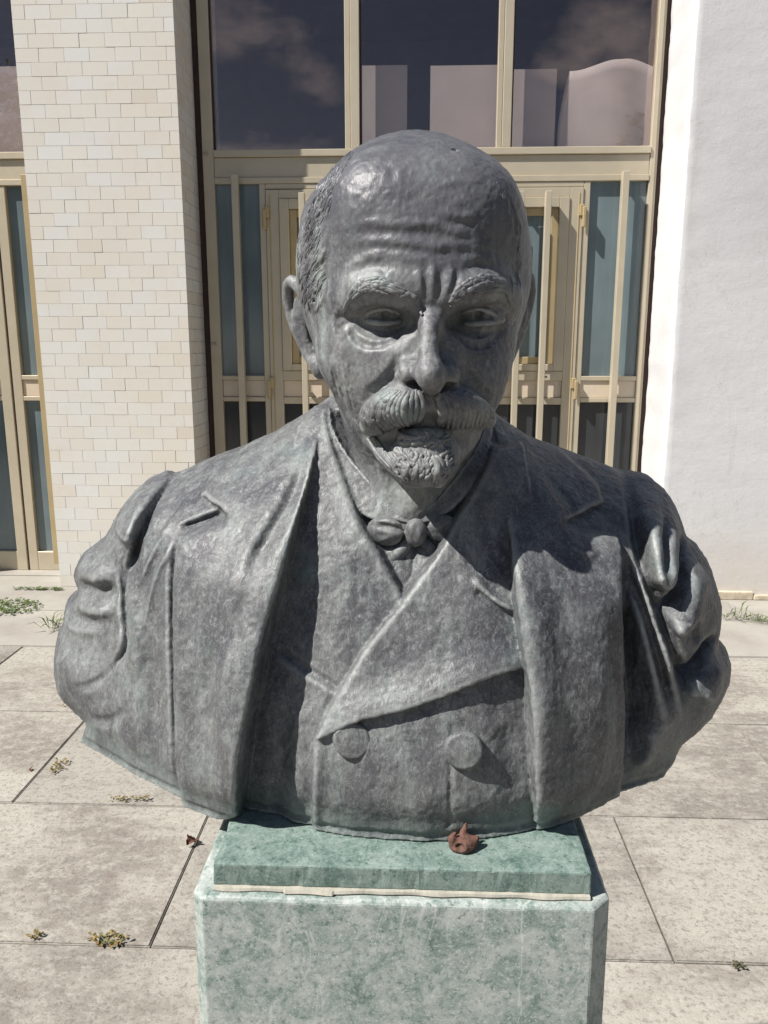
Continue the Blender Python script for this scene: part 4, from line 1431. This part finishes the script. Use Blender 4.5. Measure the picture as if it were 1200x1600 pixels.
# ---- shirt front, collar and neck opening
FS = FW + .022
for pts, w, a in (([(648, 850), (646, 890), (640, 930)], .003, -.004), ([(612, 870), (625, 900), (634, 930)], .008, .004), ([(668, 850), (662, 880), (650, 905)], .007, .004)):
    d, u = seg2(DW.xz(pts, 3)); FS = FS - a * np.exp(-(d / w) ** 2)
col_in = DW.xz([(512, 640), (520, 672), (555, 727), (590, 762), (622, 790), (645, 804), (664, 796), (690, 772), (725, 728), (752, 684), (765, 640)], 3)
dN = sdpoly(col_in)                                       # inside: bare neck
DCo = DW.xz([(500, 640), (507, 690), (527, 748), (566, 808), (610, 815), (645, 822), (690, 812), (735, 770), (762, 715), (778, 650)], 3)
dC_ = sdpoly(DCo)
FCo = FW + .007 + rim(dC_, .004) + np.where(dN > 0, .010 + dN * 1.6, 0) - .004 * np.exp(-(dN / .004) ** 2)
FS = np.minimum(FS, FCo)
FS = np.where(dN > 0, np.maximum(FS, FW + .012 + dN * 2.2), FS)

# ---- coat: body and sleeves
FB = FC + .004
def fold(F, pts, w, a, n=4, D=DC, gate=None):
    d, u = seg2(D.xz(pts, n))
    e = a * np.exp(-(d / w) ** 2) * np.minimum(1, 4 * np.minimum(u, 1 - u) + .15)
    return F - (e if gate is None else e * gate)


# left sleeve (image left)
for pts, w, a in (([(262, 745), (232, 805), (212, 858), (196, 905)], .0060, -.016), ([(240, 760), (205, 810), (190, 850)], .026, .014), ([(256, 740), (222, 790), (204, 850)], .010, .006),
                  ([(136, 860), (125, 885), (180, 905)], .018, .014), ([(120, 918), (150, 924), (184, 922)], .0110, -.0085), ([(110, 944), (140, 950), (180, 952)], .010, .008), ([(98, 966), (130, 972), (165, 975)], .0060, -.0035),
                  ([(98, 978), (120, 985), (160, 985)], .006, .003), ([(88, 1010), (110, 1050), (160, 1060)], .030, .010), ([(190, 890), (192, 950), (194, 1010), (180, 1040)], .0045, -.009), ([(196, 1020), (160, 1060), (118, 1072)], .0050, -.003),
                  ([(205, 900), (210, 980), (212, 1060)], .014, .007), ([(330, 735), (290, 780), (240, 860), (215, 920)], .0045, .0045), ([(318, 745), (280, 790), (232, 870)], .0050, -.0035),
                  ([(268, 850), (240, 910), (222, 990)], .0042, .0035), ([(140, 1126), (170, 1128), (200, 1110)], .006, -.004), ([(240, 1000), (238, 1100), (240, 1220)], .018, -.007)):
    FB = fold(FB, pts, w, a * 1.45)
# right sleeve
for pts, w, a in (([(991, 744), (994, 800), (1001, 852), (1012, 905), (1026, 940), (1048, 1010), (1066, 1066), (1070, 1110)], .0075, -.026),
                  ([(1022, 770), (1018, 830), (1024, 880), (1034, 920)], .017, .022), ([(1052, 800), (1052, 850), (1046, 900), (1040, 930)], .012, .015), ([(1037, 800), (1034, 860), (1034, 900)], .0050, -.010),
                  ([(1076, 842), (1066, 890), (1050, 930), (1034, 962)], .0080, -.022), ([(1096, 880), (1080, 930), (1066, 990)], .024, .022), ([(1062, 960), (1052, 1000), (1066, 1040)], .014, .014), ([(1082, 960), (1090, 1010)], .006, -.006),
                  ([(1124, 1000), (1102, 1022), (1084, 1046), (1062, 1058)], .0085, -.022), ([(1130, 1030), (1112, 1062), (1092, 1100)], .022, .018), ([(1088, 1050), (1078, 1090)], .010, .006),
                  ([(1000, 880), (1020, 930), (1040, 1010), (1060, 1090), (1058, 1130)], .0120, .014), ([(986, 930), (1002, 985), (1022, 1050), (1036, 1120), (1030, 1170)], .0120, .012),
                  ([(985, 880), (1008, 960), (1030, 1040), (1046, 1110)], .0060, -.012), ([(975, 950), (990, 1020), (1000, 1100), (1004, 1180)], .012, -.016), ([(1012, 1130), (1016, 1170), (1004, 1210)], .010, .010), ([(980, 862), (984, 950), (986, 1050), (988, 1150), (986, 1222)], .010, -.022),
                  ([(276, 842), (268, 900), (267, 1000), (270, 1100), (273, 1240)], .0050, -.0100), ([(278, 829), (300, 822), (326, 812), (350, 803)], .0042, -.0120)):
    FB = fold(FB, pts, w, a * 1.2)
# lapels (laid on the body)
lapL = DC.xz([(520, 628), (503, 672), (487, 735), (466, 805), (444, 890), (412, 1000), (396, 1080), (380, 1160), (366, 1290), (280, 1290), (280, 1250), (276, 1130), (274, 1035), (272, 940), (276, 870), (281, 838), (318, 822), (352, 809), (352, 802), (330, 790), (312, 776), (330, 735), (400, 690), (480, 640)], 0)
dLL = sdpoly(lapL)
LL = FC - .010 + rim(dLL, .007, 5.0)
lapR = DC.xz([(765, 636), (775, 690), (785, 770), (795, 850), (803, 930), (812, 1000), (824, 1070), (830, 1200), (836, 1310), (972, 1250), (972, 1223), (971, 1083), (967, 938), (966, 850), (962, 838), (905, 830), (880, 812), (905, 800), (944, 786), (936, 760), (890, 716), (820, 670)], 0)
dLR = sdpoly(lapR)
LR = FC - .015 + rim(dLR, .007, 5.0)
# the lapel's roll beside the waistcoat, hollow towards its outer edge, creases along it
for pts, w, a in (([(490, 700), (448, 850), (412, 960), (388, 1070), (370, 1180), (356, 1270)], .022, .009), ([(485, 712), (455, 780), (420, 840), (393, 890)], .0095, -.013), ([(490, 730), (474, 800), (456, 870)], .0065, .006),
                  ([(440, 760), (415, 820), (385, 880), (350, 960)], .018, .009), ([(330, 900), (315, 1000), (318, 1100)], .022, -.007), ([(285, 900), (280, 1000), (281, 1100)], .008, .004),
                  ([(382, 940), (345, 1010), (330, 1080), (340, 1180)], .010, -.008), ([(300, 1000), (290, 1100), (296, 1220)], .012, .005), ([(312, 776), (330, 792), (352, 802)], .0050, -.014), ([(352, 806), (320, 819), (283, 833)], .0045, -.013), ([(365, 980), (350, 1060), (360, 1200)], .016, .008)):
    LL = fold(LL, pts, w, a)
for pts, w, a in (([(790, 720), (806, 850), (822, 930), (836, 1010), (842, 1100), (846, 1200), (850, 1290)], .020, .0065), ([(870, 900), (872, 1000), (880, 1100), (890, 1240)], .022, -.003), ([(930, 870), (935, 980), (935, 1100), (930, 1230)], .028, .009),
                  ([(780, 700), (790, 770), (830, 840)], .010, -.008), ([(810, 700), (850, 770), (880, 815)], .016, .008), ([(905, 800), (942, 786), (938, 764)], .0045, -.007), ([(880, 845), (905, 855), (928, 860)], .004, .0035), ([(845, 735), (880, 780), (906, 806)], .006, -.006)):
    LR = fold(LR, pts, w, a)
FCt = np.minimum(np.minimum(FB, np.where(dLL > -.02, LL, 9)), np.where(dLR > -.02, LR, 9))
# the coat is open over the chest
FCt = FCt + .013 * (1 - sst(GZ, ZB, ZB + .07)) * np.exp(-(GX / .26) ** 4)
cL = DC.xz([(526, 615), (503, 672), (487, 735), (466, 805), (444, 890), (412, 1000), (396, 1080), (380, 1160), (366, 1300)], 4)
cR = DC.xz([(840, 1310), (832, 1200), (826, 1083), (813, 1000), (804, 930), (796, 850), (786, 770), (776, 690), (762, 615)], 4)
dO = sdpoly(cL + cR)                                     # > 0 inside the opening
FCt = FCt + np.where(dO > 0, dO * 6.0, 0)
FF = np.minimum(np.minimum(FCt, np.where(dO > -.03, FV, 9)), np.where(dO > -.02, FS, 9))
region = np.where(dO < .002, 0, 1)
region[(FCt <= FV) & (FCt <= FS)] = 0
region[(FV < FCt) & (FV <= FS)] = 1
region[(FS < FCt) & (FS < FV)] = 2

# ---- into a solid: rounded at the outline, hollowed behind
RR = 0.055
m = np.clip(RR + -S_, 0, RR)
rnd_in = RR - np.sqrt(np.maximum(RR * RR - m * m, 0))
lowcut = sst(GZ, ZB + .035, ZB)                           # sharper at the cut base
fronty = FF + rnd_in * (1 - .82 * lowcut) - .0015
fronty = fronty + .006 * np.exp(-((GZ - ZB - .006) / .005) ** 2)
backy = 1.075 - 0.5 * rnd_in + 0.0 * GX
YY = T3.ax[1][None, :, None]
gx, gz = np.gradient(fronty, TH_)
gs = (1 / np.sqrt(1 + np.minimum(gx ** 2 + gz ** 2, 40))).astype(f32)
T3.f = np.maximum((fronty.astype(f32)[:, None, :] - YY) * gs[:, None, :], np.maximum(YY - backy.astype(f32)[:, None, :], -S_.astype(f32)[:, None, :]))
# ---- small solid pieces fused to the cloth: bow tie
def onT(px, py, lift=0.0):
    h = T3.hit(px, py)
    return h - RAY(px, py) * lift


V, Q = T3.mesh()
V, N, wear_shade = finish(V, Q, 1)
d = 0.0007 * vnoise(V, 45, 4) + 0.0005 * vnoise(V, 110, 5) + 0.0005 * vnoise(V, 260, 6)
V = V + N * d[:, None]
fc = V[Q].mean(1)
ix = np.clip(np.round((fc[:, 0] - TX0) / TH_).astype(int), 0, GX.shape[0] - 1)
iz = np.clip(np.round((fc[:, 2] - TZ0) / TH_).astype(int), 0, GX.shape[1] - 1)
reg = region[ix, iz]
reg[fc[:, 1] > 0.97] = 0


def islands(q):
    lab = np.arange(q.max() + 1)
    while True:
        m = lab[q].min(1); new = lab.copy()
        for i in range(4): np.minimum.at(new, q[:, i], m)
        new = new[new]
        if (new == lab).all(): return lab[q[:, 0]]
        lab = new


for rg, to in ((2, 1), (1, 0)):
    ii = np.where(reg == rg)[0]
    lb = islands(Q[ii]); u, cn = np.unique(lb, return_counts=True)
    reg[ii[lb != u[cn.argmax()]]] = to
COAT = link('coat', submesh('coat', V, Q, wear_shade, reg == 0), BRONZE, BUST)
VEST = link('waistcoat', submesh('waistcoat', V, Q, wear_shade, reg == 1), BRONZE, BUST)
SHIRT = link('shirt', submesh('shirt', V, Q, wear_shade, reg == 2), BRONZE, BUST)

# ---- buttons: domed discs with a raised rim
def button(px, py, r, lift, tiltz=0.0):
    c = onT(px, py)
    prof = [(0, .0085), (.25, .0088), (.5, .0082), (.70, .0068), (.80, .0072), (.90, .0066), (.97, .0045), (1.0, .0010), (1.0, -.012)]
    seg = 40; Vv = []; Fq = []
    for i, (a, h) in enumerate(prof):
        for j in range(seg):
            t = 2 * math.pi * j / seg
            rr = r * a * (1 + .03 * math.sin(2 * t + px)) + (1e-5 if a == 0 else 0)
            Vv.append((rr * math.cos(t), -(h + lift), rr * math.sin(t)))
    for i in range(len(prof) - 1):
        for j in range(seg):
            k = (j + 1) % seg
            Fq.append((i * seg + j, (i + 1) * seg + j, (i + 1) * seg + k, i * seg + k))
    Vv = np.array(Vv) @ np.array(Matrix.Rotation(math.radians(-14), 3, 'X')).T @ np.array(Matrix.Rotation(tiltz, 3, 'Z')).T + c
    me = mesh_np('button', Vv, Fq)
    a = me.attributes.new('wear_shade', 'FLOAT', 'POINT'); a.data.foreach_set('value', np.full(len(Vv), .5, f32))
    return link('button', me, BRONZE, VEST)


button(724, 1171, .0200, .001)
button(550, 1156, .0200, -.002, .1)

# ---- bow tie
bt = Grid((-.085, .775, 1.27), (.06, .90, 1.40), .0012)
k0 = onT(650, 836)
Yb = k0[1] - .009
bt.ell(W(650, 832, Yb - .004), (.0125, .011, .0155), .0)
bt.stroke([W(652, 812, Yb - .016), W(648, 832, Yb - .016), W(645, 852, Yb - .014)], .003, -.003)
bt.ell(W(602, 830, Yb), (.0215, .0085, .0165), .003, rot=-.35)
bt.ell(W(692, 825, Yb + .003), (.0175, .0080, .0150), .003, rot=.35)
bt.ell(W(592, 838, Yb - .011), (.0090, .0050, .0040), .003, '-')
bt.stroke([W(634, 828, Yb - .008), W(612, 824, Yb - .009), W(586, 820, Yb - .004)], .0032, -.0042)
bt.stroke([W(634, 838, Yb - .008), W(612, 846, Yb - .007), W(596, 850, Yb - .004)], .0032, -.0036)
bt.stroke([W(632, 822, Yb - .008), W(606, 814, Yb - .008), W(582, 814, Yb - .003)], .0032, .0020)
bt.caps([W(640, 846, Yb + .002), W(622, 866, Yb), W(606, 880, Yb + .004)], [.006, .0075, .007], .003)
bt.caps([W(662, 846, Yb + .004), W(674, 862, Yb + .004), W(676, 876, Yb + .008)], [.006, .009, .008], .003)
bt.stroke([W(664, 832, Yb - .012), W(690, 834, Yb - .008), W(708, 832, Yb)], .003, -.003)
bt.stroke([W(664, 822, Yb - .012), W(690, 812, Yb - .010), W(708, 806, Yb)], .003, -.002)
V, Q = bt.mesh()
V, N, wear_shade = finish(V, Q, 1)
V = V + N * (0.0005 * vnoise(V, 120, 9))[:, None]
link('bow_tie', submesh('bow_tie', V, Q, wear_shade, np.ones(len(Q), bool)), BRONZE, SHIRT)

# ------------------------------------------------------------------ weeds, grass and fallen leaves
def GP(px, py, z=0.0):
    d = fw + (px - 600) / FPX * rt - (py - 800) / FPX * up
    t = (z - CAM_H) / d[2]
    return np.array([d[0] * t, d[1] * t, z])


def m_leaf(name, c1, c2):
    t = NT(name)
    c = t.mix(t.geo.outputs['Random Per Island'], c1, c2)
    t.b.inputs['Subsurface Weight'].default_value = 0.0
    return t.out(c, 0.6, None, spec=0.3)


GREEN = m_leaf('weed_leaf', (0.045, 0.085, 0.022), (0.13, 0.165, 0.05))
OLIVE = m_leaf('dry_weed_leaf', (0.10, 0.115, 0.03), (0.23, 0.145, 0.055))
MOSS = m_leaf('moss', (0.035, 0.04, 0.018), (0.07, 0.065, 0.035))
DRY = m_simple('dry_leaf', (0.20, 0.085, 0.05), 0.6, 120, 0.2, 0.5, col2=(0.09, 0.045, 0.032))


def leafq(V, Fq, base, d, w, droop):
    """one small pointed leaf, folded along its midrib"""
    d = np.array(d, float); L = np.linalg.norm(d); s = np.cross(d, (0, 0, 1.0)); s = s / (np.linalg.norm(s) + 1e-9) * w
    m = base + d * .5 + np.array([0, 0, droop * .3 * L]); e = base + d - np.array([0, 0, droop * .35 * L])
    b = len(V)
    V += [base, m + s + (0, 0, .15 * w), m, m - s + (0, 0, .15 * w), e]
    Fq += [(b, b + 2, b + 1), (b, b + 3, b + 2), (b + 1, b + 2, b + 4), (b + 2, b + 3, b + 4)]


def weed(name, c, spread, n, size, mat, label, cat, flat=0.25, group=None, blades=False):
    V, Fq = [], []
    for i in range(n):
        a = rnd.uniform(0, 2 * math.pi); r = math.sqrt(rnd.random())
        p = np.array(c) + np.array([math.cos(a) * r * spread[0], math.sin(a) * r * spread[1], rnd.uniform(.001, .012 if not blades else .002)])
        t = rnd.uniform(0, 2 * math.pi); h = rnd.uniform(flat * .3, flat)
        L = size * rnd.uniform(.5, 1.2)
        leafq(V, Fq, p, (math.cos(t) * L, math.sin(t) * L, h * L), L * (.05 if blades else .28), .5)
    me = bpy.data.meshes.new(name); me.from_pydata([tuple(v) for v in V], [], Fq); me.update()
    return tag(link(name, me, mat), label, cat, group)


weed('creeping_weed', GP(-5, 950, .006), (.27, .16), 420, .032, GREEN, 'low creeping green weed mat on the pale paving by the far entrance', 'weed')
weed('creeping_weed', GP(62, 921, .006), (.17, .015), 130, .024, GREEN, 'thin trailing weed runner in the joint beside the pillar foot', 'weed')
weed('grass_tuft', GP(84, 985, .004), (.05, .02), 26, .10, GREEN, 'small grass tuft in the pale paving joint beside the bronze sleeve', 'grass', 1.6, blades=True)
weed('grass_tuft', GP(1150, 968, .004), (.09, .03), 40, .075, GREEN, 'spiky grass tuft at the foot of the plastered wall', 'grass', 1.5, blades=True)
weed('grass_strip', GP(1192, 972, .004), (.10, .03), 80, .05, GREEN, 'short grass strip along the foot of the plastered wall', 'grass', 1.2, blades=True)
for px, py, sx, sy, n, mt, lb in ((168, 1470, .050, .020, 70, OLIVE, 'yellowish weed spreading from the slab joint left of the pedestal'), (55, 1464, .018, .010, 20, OLIVE, 'tiny rusty weed in the slab joint far from the pedestal'),
                                  (92, 1200, .030, .045, 60, OLIVE, 'orange and green weed in the slanting slab joint'), (205, 1251, .08, .010, 36, OLIVE, 'thin line of weed in the slab joint under the bronze sleeve'),
                                  (108, 1104, .05, .008, 16, OLIVE, 'sparse weed in the slab joint behind the bronze sleeve'), (1153, 1514, .014, .010, 16, MOSS, 'dark moss clump in the slab joint right of the pedestal')):
    weed('joint_weed', GP(px, py, .001), (sx, sy), n, .016, mt, lb, 'weed', .5)


def dry_leaf(c, size, rot, label, curl):
    n, m = 14, 8; V = []; Fq = []
    for i in range(n + 1):
        u = i / n
        w = .42 * math.sin(math.pi * min(1, u * 1.02)) ** .7 * (1 + .25 * math.sin(u * 19))
        for j in range(m + 1):
            v = j / m * 2 - 1
            a = v * curl
            x = (u - .5) + .05 * math.sin(v * 5); y = w * math.sin(a) / max(curl, .3); z = w * (1 - math.cos(a)) / max(curl, .3) + .10 * math.sin(u * 5) + .03 * math.sin(u * 17 + v * 6)
            V.append((x, y, z))
    for i in range(n):
        for j in range(m):
            a = i * (m + 1) + j
            Fq.append((a, a + 1, a + m + 2, a + m + 1))
    Vv = np.array(V) * size
    R = np.array(Matrix.Rotation(rot[2], 3, 'Z') @ Matrix.Rotation(rot[1], 3, 'Y') @ Matrix.Rotation(rot[0], 3, 'X'))
    Vv = Vv @ R.T
    Vv = Vv - np.array([0, 0, Vv[:, 2].min()]) + np.array(c)
    bm = bmesh.new(); me = mesh_np('dry_leaf', Vv, Fq); bm.from_mesh(me); bm.normal_update()
    bmesh.ops.solidify(bm, geom=list(bm.faces), thickness=size * .02); bm.to_mesh(me); bm.free()
    return tag(link('dry_leaf', me, DRY), label, 'leaf')


dry_leaf(GP(300, 1318, .001), .05, (.3, .1, 1.2), 'crumpled brown leaf on the joint beside the pedestal', 1.1)
dry_leaf(GP(195, 1166, .001), .02, (.2, 0, .5), 'tiny dark leaf scrap on the slab behind the bronze sleeve', .6)
dry_leaf(GP(48, 1204, .001), .02, (.2, 0, 2.), 'tiny dark leaf scrap beside the slanting slab joint', .6)
RUST = m_simple('rust', (0.165, 0.075, 0.052), 0.8, 160, 0.2, 0.8, col2=(0.07, 0.045, 0.04))
fx = W(724, 1306, .735)
ft = Grid((fx[0] - .03, .700, 1.036), (fx[0] + .03, .775, 1.085), .0009)
fq = lambda x, y, z: np.array([fx[0] + x, .738 + y, 1.043 + z])
ft.ell(fq(0, 0, .006), (.0125, .012, .0085))
ft.caps([fq(-.009, -.002, .006), fq(-.0115, -.003, .014), fq(-.008, -.002, .019)], [.0055, .0042, .0016], .004)
ft.caps([fq(.002, .003, .010), fq(.001, .004, .018), fq(.003, .004, .026)], [.0055, .0038, .0012], .004)
ft.caps([fq(.008, 0, .006), fq(.012, .001, .010), fq(.015, .003, .011)], [.006, .0045, .002], .004)
ft.ell(fq(-.004, -.011, .008), (.0042, .006, .0036), .002, '-')
V, Q = ft.mesh(); V, N, wear_shade = finish(V, Q, 1)
V = V + N * (.0008 * vnoise(V, 300, 12))[:, None]
tag(link('metal_fitting', mesh_np('metal_fitting', V, Q), RUST), 'small rust brown lump with two points on the marble plinth below the bust', 'fitting')

# ------------------------------------------------------------------ trees across the forecourt (back ones mirrored in the glass, flanking ones added to block low sky)
BARK = m_simple('tree_bark', (0.10, 0.075, 0.055), 0.9, 9, 0.2, 0.6)
CROWN = m_leaf('tree_leaf', (0.028, 0.055, 0.018), (0.075, 0.115, 0.035))


def tree_meshes(seed, H_):
    r = random.Random(seed); V, Fq = [], []
    blobs = [(r.uniform(-2.4, 2.4), r.uniform(-1.8, 1.8), H_ * r.uniform(.34, .86), r.uniform(1.0, 1.7)) for _ in range(17)]
    blobs.append((0, 0, H_ - 1.1, 1.1))
    for bx_, by_, bz_, br in blobs:
        for i in range(230):
            a, u = r.uniform(0, 6.283), r.uniform(-1, 1); q = br * r.random() ** .35; k = math.sqrt(1 - u * u)
            p = np.array([bx_ + q * k * math.cos(a), by_ + q * k * math.sin(a), bz_ + .8 * q * u])
            t = r.uniform(0, 6.283); L = r.uniform(.18, .34)
            leafq(V, Fq, p, (math.cos(t) * L, math.sin(t) * L, r.uniform(-.6, .5) * L), L * .33, .4)
    c = bpy.data.meshes.new('crown'); c.from_pydata([tuple(v) for v in V], [], Fq); c.update()
    V, Fq = [], []

    def limb(P, R):
        b = len(V); n = 8
        for p, q in zip(P, R):
            for j in range(n): V.append((p[0] + q * math.cos(j * .7854), p[1] + q * math.sin(j * .7854), p[2]))
        for i in range(len(P) - 1):
            for j in range(n): Fq.append((b + i * n + j, b + i * n + (j + 1) % n, b + (i + 1) * n + (j + 1) % n, b + (i + 1) * n + j))
    limb([(0, 0, 0), (.03, .02, 1.2), (-.04, .03, H_ * .35), (.05, 0, H_ * .8)], [.22, .16, .13, .03])
    for bx_, by_, bz_, br in blobs[:9]: limb([(0, 0, H_ * .25), (bx_ * .5, by_ * .5, bz_ * .75), (bx_, by_, bz_)], [.09, .06, .02])
    w = bpy.data.meshes.new('trunk'); w.from_pydata(V, [], Fq); w.update()
    return w, c


TM = [tree_meshes(3, 8.6), tree_meshes(11, 8.0), tree_meshes(23, 7.2)]
SPOT = []
for k in range(19):
    a = math.radians(-108 + 216 * k / 18)          # an open arc; its unseen flanks are added to cut the sky fill
    R_a = 20.5 if abs(a) < .42 else 14.5 + 3.0 * max(0, .8 - abs(a))
    SPOT.append((R_a * math.sin(a), .9 - R_a * math.cos(a)))
for i, (x, y) in enumerate(SPOT):
    w, c = TM[i % 3]
    T_ = empty('leafy_tree', (x + rnd.uniform(-.6, .6), y + rnd.uniform(-.8, .8), -.016), label='leafy tree of the arc facing the entrance, mirrored at the back, added as sky blocker at the flanks', cat='tree', group='trees facing the entrance')
    T_.rotation_euler[2] = rnd.uniform(0, 6.28); T_.scale = (1, 1, rnd.uniform(.85, 1.1))
    for nm, me, mt in (('trunk', w, BARK), ('crown', c, CROWN)):
        o = bpy.data.objects.new(nm, me); COL.objects.link(o); o.parent = T_
        if not me.materials: me.materials.append(mt)
